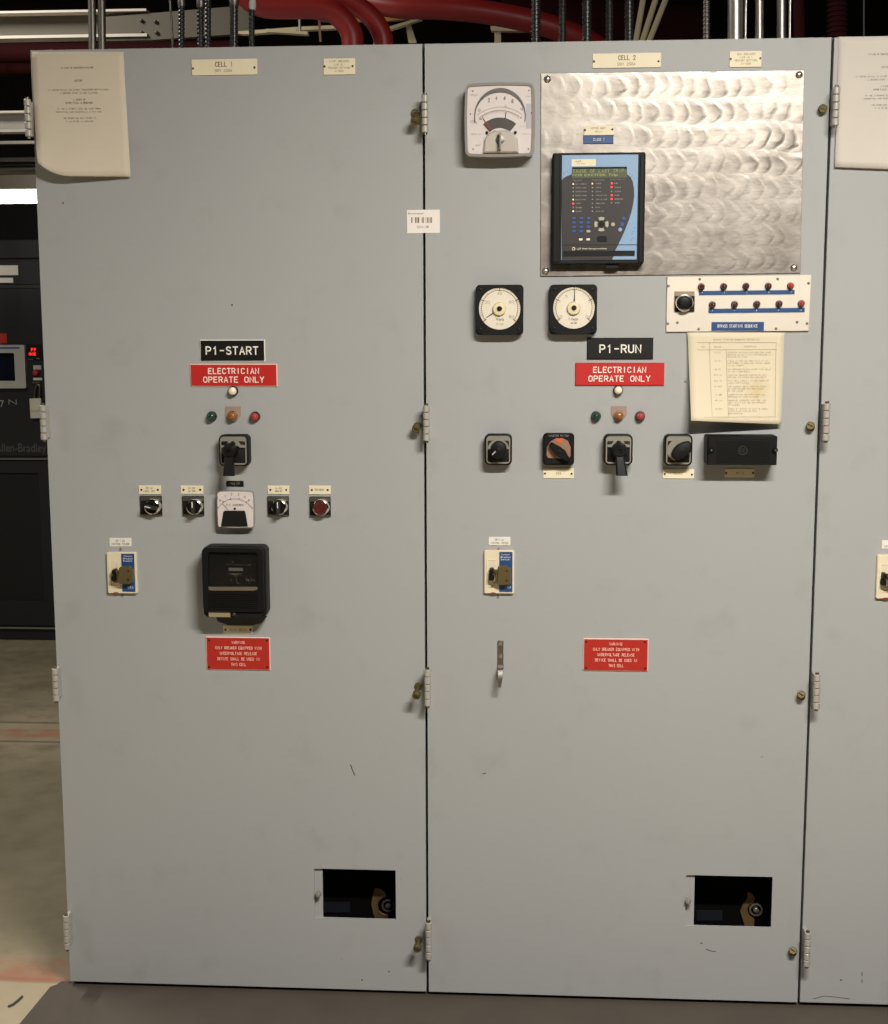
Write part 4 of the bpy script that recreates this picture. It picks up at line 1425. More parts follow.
# ------------------------------------------------- control power breakers
def breaker(x0, y0, x1, y1, label, hasp, blue0, sc):
    t = Thing('circuit_breaker', label, 'breaker', (x0 + x1) / 2, (y0 + y1) / 2, 'control power breakers')
    d = 0.010
    MB().prism(t.rr(x0, y0, x1, y1, d, 1.6), E0, -d, 0.0015).build('faceplate', M['beige'], t)
    w, h = x1 - x0, y1 - y0
    MB().prism(t.rr(x0 + 0.50 * w, y0 + 1.4, x1 - 1.8, y1 - 1.8, d), -d - 0.0001, -d - 0.0006).build('blue_sticker', M['blue'], t)
    letters(t, M['inkwhite'], [('Control', x0 + 0.70 * w, y0 + 0.09 * h, 0.28 * w, 1.6), ('Breaker', x0 + 0.72 * w, y0 + 0.15 * h, 0.34 * w, 1.6), ('Switch', x0 + 0.70 * w, y0 + 0.205 * h, 0.30 * w, 1.6), ('15A', x0 + 0.80 * w, y0 + 0.85 * h, 0.2 * w, 2.6)], d + 0.0009)
    sl = MB()
    sl.frame(t.rr(x0 + 0.08 * w, y0 + 0.20 * h, x0 + 0.42 * w, y0 + 0.84 * h, d), t.rr(x0 + 0.13 * w, y0 + 0.225 * h, x0 + 0.37 * w, y0 + 0.815 * h, d), -d - 0.0001, -d - 0.0012)
    sl.build('toggle_surround', M['ivory'], t)
    tx, tz = t.L(x0 + 0.25 * w, y0 + 0.47 * h, d + 0.010)
    m = MB()
    m.profile(rrect(tx, tz, 0.011, 0.013, 0.003), [(-d - 0.0001, 0), (-d - 0.012, 0.0005), (-d - 0.018, 0.0015)])
    m.profile(rrect(tx - 0.001, tz - 0.016, 0.013, 0.015, 0.004), [(-d - 0.0001, 0), (-d - 0.014, 0.0005), (-d - 0.017, 0.002)])
    m.build('toggle', M['black'], t)
    # olive-brown locking hasp clamped over the toggle
    hx0, hy0, hx1, hy1 = hasp
    m = MB()
    q = t.Ls([(hx0 + 1.5, hy0 + 1.5), (hx0 + 4, hy0), (hx1 - 3, hy0), (hx1 - 2.2, hy0 + 2), (hx1, hy0 + 3), (hx1, hy1 - 2), (hx1 - 2.4, hy1), (hx0 + 3, hy1), (hx0, hy1 - 2)], d + 0.018)
    m.profile(q, [(-d - 0.0007, 0.0006), (-d - 0.014, 0), (-d - 0.018, 0.0015)])
    hs = m.build('lock_hasp', M['olive'], t)
    m = MB()
    ex = (hx0 - 4.5, hy0 + 4, hx0 + 0.6, hy1 - 1.5)
    m.frame(t.rr(*ex, d + 0.016, 1.6), t.rr(ex[0] + 1.4, ex[1] + 2.0, ex[2] - 1.2, ex[3] - 2.0, d + 0.016, 0.7), -d - 0.008, -d - 0.014)
    m.build('hasp_loop', M['olive'], hs)
    for f in (0.25, 0.75):
        xx, zz = t.L(hx0 + (hx1 - hx0) * 0.72, hy0 + (hy1 - hy0) * f, d + 0.018)
        MB().lathe(xx, zz, [(0.0024, -d - 0.0180), (0.0018, -d - 0.0192)], 10).build('hasp_rivet', M['darkscrew'], hs)
    MB().prism(t.rr(x0 + 0.22 * w, y1 - 1.4, x0 + 0.38 * w, y1 - 0.2, d), -d - 0.0001, -d - 0.0006).build('red_tab', M['redink'], t)
    for (sx, sy) in sc:
        screw(t, sx, sy, 0.0003, 1.2, M['silver'], hgt=0.0025)
    return t


breaker(107, 552.4, 136.6, 593.6, 'small breaker with beige and blue face, leftmost on the CELL 1 door', (117, 566.6, 132.6, 584.4), 0, [(120.8, 549), (122.4, 595.6)])
breaker(484.2, 550.6, 514.2, 593.8, 'small breaker with beige and blue face above the metal latch handle', (496.6, 566, 510.6, 585.4), 0, [(498.7, 549), (498.2, 596.8)])
breaker(876.8, 555, 907, 599, 'small breaker cut off by the right edge of the photo', (889.4, 570.2, 903.6, 589.6), 0, [(891.4, 552.4), (891.4, 602)])

# -------------------------------------------------- bent latch handle
t = Thing('latch_handle', 'bent metal latch handle screwed to the CELL 2 door below the breaker', 'handle', 500, 665)
m = MB()
def strip(prof, w):
    loops = []
    for (x, y, z, ww) in prof:
        loops.append([(x - ww, y, z), (x + ww, y, z), (x + ww * 0.9, y - 0.003, z), (x - ww * 0.9, y - 0.003, z)])
    return loops
za = t.L(500.5, 640.6)[1]
zb = t.L(500.7, 664.5)[1]
zc = t.L(500.5, 673, 0.03)[1]
zd = t.L(499, 687.6, 0.036)[1]
x0 = t.L(500.4, 650)[0]
x1 = t.L(499.4, 686, 0.036)[0]
m.loft(strip([(x0, E0, za, 0.0055), (x0, E0, za - 0.003, 0.0075), (x0, E0, zb, 0.0072), (x0 + .0006, -0.006, zb - 0.006, 0.0070), (x0 + .0006, -0.024, zc + 0.006, 0.0068), (x0 + .0006, -0.031, zc - 0.002, 0.0062), (x0, -0.033, (zc + zd) / 2, 0.0056), (x1, -0.033, zd, 0.0036)], 0.006))
m.build('strap', M['steel'], t)
screw(t, 500.6, 643.6, 0.0034, 2.4, M['silver'], hgt=0.003)
screw(t, 500.6, 656.0, 0.0034, 2.4, M['silver'], hgt=0.003)

# -------------------------------------------------- ribbed black box
t = Thing('terminal_box', 'long ribbed black box with two screws beside the rotary switch', 'box', 742, 451)
d = 0.060
MB().profile(t.rr(707.2, 436.2, 777.4, 465.4, d, 1.2), [(E0, 0.0), (-d + 0.006, 0), (-d + 0.003, 0.0006), (-d, 0.003)]).build('case', M['black'], t)
m = MB()
for j in range(11):
    zc = 440.6 + j * 2.05
    m.prism(t.rr(716.5, zc, 769.6, zc + 1.2, d), -d - 0.0001, -d - 0.0014)
m.build('ribbed_panel', M['black'], t)
xx, zz = t.L(742.8, 450.4, d)
MB().ring(xx, zz, 0.0085, 0.0105, -d - 0.0015, -d - 0.0022).build('emblem_ring', M['charcoal'], t)
letters(t, M['charcoal'], [('GE', 742.8, 450.4, 5, 4)], d + 0.0019, name='emblem')
for sx in (711.4, 775.4):
    xx, zz = t.L(sx, 450.2, d + 0.006)
    MB().lathe(xx, zz, [(0.0062, -d - 0.0001), (0.0062, -d - 0.006), (0.0045, -d - 0.008)], 16).build('thumb_screw', M['black'], t)
    MB().lathe(xx, zz, [(0.0022, -d - 0.0081), (0.0016, -d - 0.0092)], 10).build('screw_tip', M['silver'], t)

# --------------------------------------------- stainless plate and its relay
t = Thing('stainless_plate', 'large swirled stainless steel plate bolted to the CELL 2 door', 'plate', 671, 174)
dpl = 0.004
q = t.Ls([(541.0, 73.2), (804.2, 70.0), (800.6, 273.2), (540.6, 276.4)], dpl)
MB().prism(q, E0, -dpl, 0.0006).build('sheet', M['swirl'], t)
for (sx, sy) in ((547.4, 78.8), (799.6, 74.4), (545.6, 271), (794.2, 267.6)):
    xx, zz = t.L(sx, sy, dpl + 0.004)
    m = MB()
    m.dome(xx, zz, 3.6 * t.mpp, -dpl - 0.0001, 0.0055)
    m.build('dome_bolt', M['silver'], t)

plate('nameplate', 'tiny ivory MOTOR PROT RELAY plate on the stainless sheet', 'nameplate', (584, 125.8, 614.4, 135.2), [('MOTOR PROT', 598.4, 128.2, 15, 1.8), ('RELAY', 598.6, 131.6, 7, 1.8)],
      'ivory', 'inkbrown', y=-dpl, scr=[(585, 130), (612.4, 129.4)], d=0.0025)
plate('nameplate', 'small blue CLASS 1 plate stuck on the stainless sheet', 'nameplate', (583.2, 135.6, 613.4, 143.8), [('CLASS 1', 598.6, 139.4, 11, 2.8)], 'blue', 'inkwhite', y=-dpl, screws=False, d=0.002)

t = Thing('motor_relay', 'black motor relay with a light blue keypad face on the stainless plate', 'relay', 598, 208, None, -dpl)
d = 0.030
MB().profile(t.rr(552.2, 152.8, 644.8, 264.4, d, 2), [(E0, 0.0), (-d + 0.003, 0), (-d, 0.002)]).build('housing', M['blackm'], t)
for (a, b) in ((553.6, 559.6), (639.4, 643.4)):
    MB().prism(t.rr(a, 155.5, b, 262.5, d), -d - 0.0001, -d - 0.003, 0.001).build('side_rail', M['black'], t)
MB().prism(t.rr(561.4, 155.2, 637.4, 260.2, d), -d - 0.0001, -d - 0.0022, 0.0006).build('faceplate', M['lightblue'], t)
y1 = d + 0.0023
pts = [(561.6, 180.5), (563, 178.6), (566, 176.6), (571.6, 174.4), (572.2, 167.4), (626.8, 167.4), (627.2, 174.6), (630.6, 177), (632.8, 182), (634, 189), (634.2, 196), (633.2, 204), (631.4, 212), (628.6, 221), (624.6, 231), (620, 241), (615.6, 250), (612.2, 259.6), (561.8, 259.6)]
MB().prism(t.Ls(pts, y1), -y1, -y1 - 0.0006).build('dark_overlay', M['overlay'], t)
y2 = y1 + 0.0007
MB().prism(t.rr(572.2, 167.0, 626.8, 168.6, y2), -y2, -y2 - 0.0014).build('display_hood', M['blackm'], t)
MB().prism(t.rr(572.2, 168.6, 626.8, 177.8, y2), -y2, -y2 - 0.0004).build('display', M['lcd'], t)
letters(t, M['lcdink'], [('CAUSE OF LAST TRIP:', 599.4, 170.9, 53, 3.2), ('FOR EXCITER: Trip', 595, 175.3, 45, 3.2)], y2 + 0.0006, name='display_text', bold=0.01)
MB().prism(t.rr(571.6, 159.2, 595.8, 166.2, y1), -y1, -y1 - 0.0004).build('paper_label', M['ivory'], t)
letters(t, M['ink'], [('469', 578.2, 161.3, 6, 2), ('Motor Relay', 581, 163.6, 8, 1.1)], y1 + 0.0007, name='label_text')
c1 = [('469 IN SERVICE', 581, 184.0, 11.2), ('SETPOINT ACCESS', 581, 187.8, 11.2), ('COMPUTER RS232', 581, 191.6, 11.2), ('COMPUTER RS485', 581, 195.6, 11.2), ('AUXILIARY RS485', 580.6, 199.6, 10.4), ('LOCKOUT', 578.4, 203.4, 5), ('RESET POSSIBLE', 578.8, 207.6, 6), ('MESSAGE', 578.6, 211.4, 5.6)]
c2 = [('STOPPED', 598.4, 183.6, 5), ('STARTING', 598.4, 187.6, 5), ('RUNNING', 598.4, 191.6, 5), ('OVERLOAD PICKUP', 601.4, 195.4, 11), ('UNBALANCE PICKUP', 601.6, 199.4, 11.4), ('GROUND PICKUP', 600.4, 203.4, 9), ('HOT RTD', 597.6, 207.4, 4.6), ('LOSS OF LOAD', 599.8, 211.2, 8)]
c3 = [('R1 TRIP', 616, 183.4, 3.4), ('R2 AUXILIARY', 618, 187.4, 6.4), ('R3 AUXILIARY', 618, 191.4, 6.4), ('R4 ALARM', 617, 195.2, 4.6), ('R5 BLOCK START', 619, 199.0, 8.4), ('R6 SERVICE', 617.4, 202.8, 5)]
letters(t, M['smalltext'], [(a, b, c, w, 1.25) for a, b, c, w in c1 + c2 + c3] + [('469 STATUS', 577.6, 180.4, 8, 1.0), ('MOTOR STATUS', 598.4, 180, 13, 1.0), ('OUTPUT RELAYS', 617.4, 179.4, 14, 1.0)], y2 + 0.0003, bold=0.012)
leds = [(573.2, 184, 0), (573.2, 199.6, 0), (573.2, 203.6, 1), (573.2, 211.2, 0), (592.4, 183.6, 0), (611.8, 183.4, 1), (611.6, 187.2, 1), (611.8, 195.2, 1), (611.6, 199, 1)]
for (lx, ly, on) in leds:
    xx, zz = t.L(lx, ly, y2)
    MB().lathe(xx, zz, [((1.0 if on else 0.8) * t.mpp, -y2), ((0.8 if on else 0.6) * t.mpp, -y2 - 0.0012)], 10).build('status_led', M['ledred' if on else 'ledpale'], t)
for (lx, ly) in [(573.2, 187.8), (573.2, 191.6), (573.2, 195.6), (573.2, 207.4), (592.4, 187.6), (592.4, 191.6), (592.4, 195.4), (592.4, 199.4), (592.4, 203.4), (592.4, 207.4), (592.4, 211.2), (611.6, 191.4), (611.6, 202.8)]:
    xx, zz = t.L(lx, ly, y2)
    MB().lathe(xx, zz, [(0.7 * t.mpp, -y2), (0.6 * t.mpp, -y2 - 0.001)], 8).build('dark_led', M['smalltext'], t)
for r_ in range(4):
    for c_ in range(3):
        kx, ky = 574.0 + 7.2 * c_, 218.2 + 4.35 * r_
        MB().prism(t.rr(kx - 1.9, ky - 1.25, kx + 1.9, ky + 1.25, y2, 0.5), -y2, -y2 - 0.0014, 0.0004).build('number_key', M['bluekey' if (r_, c_) != (3, 2) else 'greykey'], t)
xx, zz = t.L(601.4, 224.2, y2)
for a0 in (55, 145, 235, 325):
    m = MB()
    m.ring(xx, zz, 4.0 * t.mpp, 7.0 * t.mpp, -y2, -y2 - 0.0016, a0 + 8, a0 + 62, 8)
    m.build('arrow_key', M['greykey'], t)
MB().lathe(xx, zz, [(3.0 * t.mpp, -y2), (2.8 * t.mpp, -y2 - 0.0012)], 16).build('enter_key', M['blackm'], t)
for (kx, ky, kk) in ((613, 224.4, 'greykey'), (623.8, 218.4, 'bluekey'), (622.2, 224.2, 'bluekey'), (620.2, 229.6, 'lightblue')):
    xx, zz = t.L(kx, ky, y2)
    MB().lathe(xx, zz, [(2.0 * t.mpp, -y2), (1.8 * t.mpp, -y2 - 0.0014)], 14).build('round_key', M[kk], t)
for kx in (580.8, 588.2):
    MB().prism(t.rr(kx - 1.8, 238.4, kx + 1.8, 240.4, y2, 0.6), -y2, -y2 - 0.001).build('small_key', M['dial'], t)
MB().prism(t.rr(597.2, 236.2, 606.8, 241.8, y2, 1.6), -y2, -y2 - 0.0016, 0.0005).build('data_port', M['blackm'], t)
y3 = y2 + 0.0001
m = MB()
m.ring(*t.L(573.6, 248.8, y3), 1.1 * t.mpp, 1.6 * t.mpp, -y3, -y3 - 0.0004, seg=16)
m.build('round_emblem', M['dial'], t)
letters(t, M['dial'], [('469', 578.8, 248.8, 4, 2.2), ('Motor Management Relay', 594.4, 248.8, 24.5, 1.6)], y3 + 0.0003, name='model_print', bold=0.012)
MB().prism(t.rr(563, 250.8, 634.6, 256, y2), -y2 + 0.0001, -y2 - 0.0010).build('drawout_slot', M['blackm'], t)
m = MB()
m.prism(t.rr(561.6, 244.6, 637, 245.2, y2), -y2 + 0.0001, -y2 - 0.0002)
m.build('face_seam', M['blackm'], t)
m = MB()
for (a, b) in ((632, 234), (633.4, 231.5), (634.2, 228), (633.2, 238), (631.6, 240), (632, 176), (630, 174), (634.6, 178), (564, 173), (567, 171.6)):
    m.prism(t.rr(a - 0.4, b - 0.4, a + 0.4, b + 0.4, y1), -y1, -y1 - 0.0003)
m.build('overlay_dots', M['bluekey'], t)
MB().prism(t.rr(606, 264.6, 618.4, 268, 0.02), -0.010, -0.022).build('drawout_latch', M['blackm'], t)

# ------------------------------------------------- exciter sequence panel
t = Thing('sequence_panel', 'pale metal panel with ten red lamps and a black button, top right of P1-RUN', 'panel', 738, 304)
d = 0.006
q = t.Ls([(667.2, 276.8), (811.4, 274.8), (808.8, 331.0), (666.2, 332.0)], d)
MB().prism(q, E0, -d, 0.0008).build('sheet', M['stain_sheet'], t)
q = t.Ls([(668.0, 278.6), (668.6, 278.6), (667.8, 330.6), (667.2, 330.6)], d)
for (sx, sy) in ((668.6, 285.8), (699.8, 279), (777.6, 278.8), (808.6, 283), (667.8, 323.6), (677.4, 322.6), (698.6, 329), (776, 328.6), (797, 322), (807, 323.4)):
    screw(t, sx, sy, d, 1.35, M['steel'], hgt=0.0022)
for (a, b, c_, e) in ((698.8, 290.4, 794.6, 294.6), (708.4, 308.2, 804.6, 312.6)):
    dy = -1.0
    MB().prism(t.Ls([(a, b + 0.6), (c_, b - 0.4), (c_, e - 0.4), (a, e + 0.6)], d), -d - 0.0001, -d - 0.0012).build('label_strip', M['blue'], t)
MB().prism(t.rr(711.4, 322.0, 763.8, 330.6, d), -d - 0.0001, -d - 0.0014).build('label_strip', M['blue'], t)
letters(t, M['inkwhite'], [('BYPASS STARTING SEQUENCE', 737.6, 326.0, 40, 3.2)], d + 0.0018, bold=0.012)
dig = [(str(k + 1), 702 + k * 22.3, 292.6 - 0.1 * k, 0.9, 1.6) for k in range(5)] + [(str(k + 6) if k < 4 else '10', 712.4 + k * 22.1, 310.6 - 0.1 * k, 0.9 if k < 4 else 1.8, 1.6) for k in range(5)]
letters(t, M['inkwhite'], dig, d + 0.0016, name='numerals', bold=0.03)
for k in range(10):
    j, row = k % 5, k // 5
    lx = (701.8 + j * 22.35) if row == 0 else (712.8 + j * 22.3)
    ly = (286.6 - 0.25 * j) if row == 0 else (304.6 - 0.3 * j)
    xx, zz = t.L(lx, ly, d + 0.010)
    m = MB()
    m.lathe(xx, zz, [(3.5 * t.mpp, -d - 0.0002), (3.5 * t.mpp, -d - 0.004), (3.1 * t.mpp, -d - 0.006)], 18)
    pl = m.build('pilot_lamp', M['darkscrew'], t)
    m = MB()
    m.lathe(xx, zz, [(2.9 * t.mpp, -d - 0.0062)] + [(2.9 * t.mpp * math.cos(PI / 2 * i / 5), -d - 0.009 - 0.007 * math.sin(PI / 2 * i / 5)) for i in range(6)], 18)
    ln = m.build('pilot_lens', M['redlit' if j == 4 else 'darkred'], pl)
    if j == 4:
        ln['label'] = 'brighter red lens at the right end of its row'
MB().prism(t.rr(674.4, 291.4, 694.4, 296, d), -d - 0.0001, -d - 0.0016).build('button_legend', M['inkgrey'], t)
MB().prism(t.rr(674.4, 296, 694.4, 311.8, d), -d - 0.0001, -d - 0.0030).build('button_base', M['blackm'], t)
xx, zz = t.L(684.8, 302.8, d + 0.018)
R = 9.0 * t.mpp
MB().lathe(xx, zz, [(R, -d - 0.0031), (R, -d - 0.012), (R * 0.9, -d - 0.017), (R * 0.76, -d - 0.0175), (R * 0.74, -d - 0.010), (R * 0.2, -d - 0.010)], 28).build('button_ring', M['chrome'], t)
MB().lathe(xx, zz, [(R * 0.7, -d - 0.0102), (R * 0.7, -d - 0.016), (R * 0.6, -d - 0.0175), (R * 0.1, -d - 0.017)], 24).build('button_cap', M['black'], t)


# ------------------------------------------------------------------- papers
def sheet(t, corner, lift, material, nu=14, nv=18, bl=0.0):
    """a hanging sheet that follows its four corners and curls away towards the foot"""
    (tl, tr, br, bl_) = corner
    vs, fs = [], []
    for j in range(nv + 1):
        v = j / nv
        for i in range(nu + 1):
            u = i / nu
            px = (tl[0] * (1 - u) + tr[0] * u) * (1 - v) + (bl_[0] * (1 - u) + br[0] * u) * v
            py = (tl[1] * (1 - u) + tr[1] * u) * (1 - v) + (bl_[1] * (1 - u) + br[1] * u) * v
            py -= bl * v ** 4 * max(0.0, 1 - u * 2.6) ** 2.2
            px += bl * 0.10 * v ** 4 * max(0.0, 1 - u * 3.5) ** 2
            dd = lift(u, v)
            x, z = t.L(px, py, dd)
            vs.append((x, -dd, z))
    for j in range(nv):
        for i in range(nu):
            a = j * (nu + 1) + i
            fs.append((a, a + nu + 1, a + nu + 2, a + 1))
    me = bpy.data.meshes.new('sheet')
    me.from_pydata(vs, [], fs)
    me.materials.append(material)
    for p in me.polygons:
        p.use_smooth = True
    o = bpy.data.objects.new('sheet', me)
    COL.objects.link(o)
    o.parent = t.o
    sm = o.modifiers.new('thickness', 'SOLIDIFY')
    sm.thickness = 0.0003
    sm.offset = 0
    return o


def paper_warp(t, corner, lift, extra=0.0006):
    zt = t.L(corner[0][0], corner[0][1])[1]
    zb = t.L(corner[3][0], corner[3][1])[1]
    xl = t.L(corner[0][0], corner[0][1])[0]
    xr = t.L(corner[1][0], corner[1][1])[0]

    def f(x, z):
        u = min(1, max(0, (x - xl) / (xr - xl)))
        v = min(1, max(0, (zt - z) / (zt - zb)))
        return -lift(u, v) - extra
    return f


NOTICE = [('IN CASE OF EQUIPMENT FAILURE', 77.4, 67.7, 32.5, 1.7), ('CAUTION', 78.3, 80.6, 8, 1.9),
          ('IF MOTOR FAILS TO START TRANSFER UNIT LINES', 78.4, 89.9, 60, 1.5), ('A SECOND START IS NOT ALLOWED', 79, 93.2, 37, 1.5),
          ('A START OF', 79.8, 99.8, 12, 1.8), ('MOTOR FIELD IS REQUIRED', 79.6, 103.1, 27, 1.8),
          ('IF THE 2 STARTS MUST BE MADE FROM', 79.6, 109.1, 43, 1.5), ('MECHANICAL AND ELECTRICAL 5 MIN MAX.', 79.6, 112.2, 46, 1.5),
          ('THE START CAN ONLY START IF', 80.4, 118.6, 32, 1.5), ('IT IS TO BE IN SERVICE', 80.4, 121.8, 27, 1.5)]
t = Thing('notice_paper', 'typed paper sheet curling off the top left corner of the CELL 1 door', 'paper', 80, 114)
cn = ((31.8, 51.6), (123.4, 51.6), (130.6, 176.6), (36.6, 176.0))
lf = lambda u, v: 0.0012 + (0.034 * (1 - u) ** 1.0 + 0.008) * v ** 2.2
sheet(t, cn, lf, M['paper'], bl=13)
letters(t, M['ink'], NOTICE, 0.002, name='typed_text', warp=paper_warp(t, cn, lf), bold=0.0)

t = Thing('notice_paper', 'typed paper sheet on the cabinet at the top right edge of the photo', 'paper', 885, 102)
cn = ((838.8, 36.8), (934, 35.4), (936, 171), (834.8, 167))
lf2 = lambda u, v: 0.0012 + 0.008 * v ** 2.2
sheet(t, cn, lf2, M['paper3'], bl=0)
NOT2 = [(s, x + 807, y - 13.6, w, h) for (s, x, y, w, h) in NOTICE]
letters(t, M['ink'], NOT2, 0.002, name='typed_text', warp=paper_warp(t, cn, lf2))

t = Thing('instruction_paper', 'yellowed typed table on paper hanging under the red lamp panel', 'paper', 736, 377)
cn = ((687.4, 332.4), (784.6, 332.4), (781.4, 424.4), (691.2, 420.6))
lf3 = lambda u, v: 0.0045 + 0.003 * (1 - v) + (0.046 - 0.034 * u) * v ** 2
sheet(t, cn, lf3, M['paper2'])
wr = paper_warp(t, cn, lf3, 0.0016)
TX = [('BYPASS STARTING SEQUENCE PROTECTION', 736, 339.4, 46, 1.5), ('STEP', 702.4, 346.8, 4, 1.4), ('DEVICE', 717.4, 346.8, 7, 1.4), ('DESCRIPTION', 750, 346.4, 12, 1.4)]
body = ['TRANSFER OF FIELD EXCITER FOR START', 'BREAKER CLOSED WITH LINE REACTOR IN', 'PERMISSIVE START',
        'FIELD IS APPLIED WHEN SLIP IS LOW', 'AND MOTOR IS NEAR FULL RATED SPEED', 'IN ALL STARTS',
        'RUN BREAKER CLOSES AFTER TIME DELAY', 'OF THE TIMER RELAY',
        'STARTING REACTOR SHORTED BY RUN', 'BREAKER AND START BREAKER OPENS',
        'TRIP COIL CIRCUIT IS MONITORED BY', 'LAMPS WHEN CLOSED',
        'THE LOCKOUT RELAY MUST BE RESET', 'BY HAND BEFORE THE NEXT START', 'OF THE MOTOR',
        'UNDERVOLTAGE RELEASE TRIPS ALL', 'BREAKERS ON LOSS OF POWER',
        'SEQUENCE COMPLETE WHEN THE LAMP', 'TEN IS LIT AND THE RUN BREAKER', 'IS CLOSED',
        'RESET BY BUTTON AT LEFT OF PANEL', 'AFTER EACH TRIP OR TEST', 'SEE DRAWING']
yy = 352.4
gaps = {3: 1.6, 6: 1.6, 8: 1.2, 10: 1.2, 12: 1.2, 15: 1.2, 17: 1.2, 20: 1.6}
for k, s in enumerate(body):
    yy += gaps.get(k, 0)
    TX.append((s, 727 + len(s) * 0.62, yy, len(s) * 1.24, 1.3))
    if k in (0, 3, 6, 8, 10, 12, 15, 17, 20):
        TX.append((['52-S', '41-F', '62', '52-R 42', '86-L 74', '27 CONT', '48', '94', '30 RES'][[0, 3, 6, 8, 10, 12, 15, 17, 20].index(k)], 717, yy, 6 if k < 8 else 7.5, 1.3))
    yy += 2.25
letters(t, M['inkgrey'], TX, 0.002, name='typed_text', warp=wr)
vs, fs = [], []
def rule(a, b, w=0.0006):
    n = 12
    pa, pb = Vector(t.L(*a)), Vector(t.L(*b))
    nn = Vector((-(pb - pa).y, (pb - pa).x)).normalized() * w / 2
    for i in range(n):
        o = len(vs)
        for f_, s_ in ((i / n, 1), ((i + 1) / n, 1), ((i + 1) / n, -1), (i / n, -1)):
            q_ = pa.lerp(pb, f_) + nn * s_
            vs.append((q_.x, wr(q_.x, q_.y), q_.y))
        fs.append((o, o + 1, o + 2, o + 3))
rule((697, 342.4), (776, 342.4)); rule((697, 349.8), (776, 349.4)); rule((709, 342.4), (710, 416)); rule((725.6, 349), (726.4, 416)); rule((700, 416), (775, 416)); rule((775.4, 342.4), (773.8, 416))
me = bpy.data.meshes.new('ruled_lines')
me.from_pydata(vs, [], fs)
me.materials.append(M['inkgrey'])
o = bpy.data.objects.new('ruled_lines', me)
COL.objects.link(o)
o.parent = t.o

# ---------------------------------------------------- background on the left
YD = F(20, 640).y
t = Thing('drive_cabinet', 'black motor drive cabinet with a display far behind the left cabinet', 'cabinet', -10, 640, None, YD)
t.loc = Vector((t.loc.x, YD, FLOOR))
t.o.location = t.loc
xa, xb = t.L(-150, 440)[0], t.L(120, 440)[0]
zt = t.L(20, 240)[1]
MB().box(xa, xb, 0.001, 0.7, 0.0004, zt, 0.0).build('cabinet_body', M['drive'], t)
MB().prism(t.rr(-150, 240, 120, 258.6), 0.0005, -0.012, 0.003).build('cornice', M['drive'], t)
MB().prism(t.rr(-150, 261, 120, 284.6), 0.0005, -0.006, 0.002).build('header_panel', M['drive'], t)
MB().prism(t.rr(-150, 289, 120, 456.6), 0.0005, -0.006, 0.002).build('control_door', M['drive'], t)
MB().prism(t.rr(-150, 284.8, 120, 288.6), 0.0005, -0.010, 0.002).build('header_strip', M['charcoal'], t)
for (a, b) in ((458.0, 459.6), (626.4, 628.2)):
    MB().prism(t.rr(-150, a, 120, b), 0.0005, -0.014, 0.002).build('trim_line', M['trimline'], t)
m = MB()
m.frame(t.rr(-146, 461.5, 116, 625), t.rr(-90, 473, 42, 600), 0.0005, -0.012)
m.build('grille_frame', M['drive'], t)
MB().prism(t.rr(-91, 472, 43, 601), 0.0005, -0.003).build('grille', M['drivedark'], t)
MB().prism(t.rr(-20, 265.4, 18, 275.2, 0.008), -0.0062, -0.008).build('name_label', M['white'], t)
MB().prism(t.rr(-20, 277.8, 13, 282.8, 0.008), -0.0062, -0.008).build('name_label', M['white'], t)
MB().prism(t.rr(-20, 333.4, 6.8, 343.4, 0.008), -0.0062, -0.008).build('red_label', M['redlabel'], t)
ho = t.rr(-40, 345, 25, 388.4, 0.03, 2)
hi = t.rr(-32, 353, 14.6, 381, 0.03, 1)
MB().frame(ho, hi, -0.0062, -0.030).build('screen_bezel', M['hmi'], t)
MB().prism(t.rr(-34, 351, 16.6, 383, 0.015), -0.0062, -0.012).build('screen', M['screen'], t)
MB().prism(t.rr(-38, 347.2, 19.4, 348.8, 0.031), -0.0302, -0.0312).build('bezel_stripe', M['bluekey'], t)
MB().prism(t.rr(26.6, 344.4, 44, 360.6, 0.008), -0.0062, -0.009).build('readout', M['blackm'], t)
letters(t, M['seg'], [('FF', 33.6, 349.8, 5, 3.4), ('00E', 32.4, 354.0, 7, 2.8)], 0.0096, name='red_digits', bold=0.03)
letters(t, M['smalltext'], [('Amps', 30.2, 359.4, 5, 1.4), ('Hz', 38, 358.4, 3, 1.4)], 0.0096, name='readout_print')
MB().prism(t.rr(33.2, 365.2, 41, 369.6, 0.008), -0.0062, -0.008).build('button_label', M['hmi'], t)
MB().prism(t.rr(33.2, 377.8, 42, 380.2, 0.008), -0.0062, -0.008).build('button_label', M['white'], t)
xx, zz = t.L(35.4, 372.6, 0.02)
MB().lathe(xx, zz, [(0.016, -0.0062), (0.016, -0.02), (0.013, -0.026), (0.001, -0.027)], 20).build('stop_button', M['redlabel'], t)
MB().box(t.L(33.6, 384)[0], t.L(41, 384)[0], -0.0062, -0.016, t.L(34, 383.4)[1], t.L(34, 381.6)[1], 0.002).build('lock_staple', M['steel'], t)
letters(t, M['smalltext'], [('7', 1.6, 403.6, 4.4, 6.6), ('N', 12.6, 402.0, 8, 5)], 0.0066, name='door_marks')
letters(t, M['dimprint'], [('Allen-Bradley', 20.6, 449.0, 51, 11)], 0.0068, name='maker_lettering', bold=0.0)

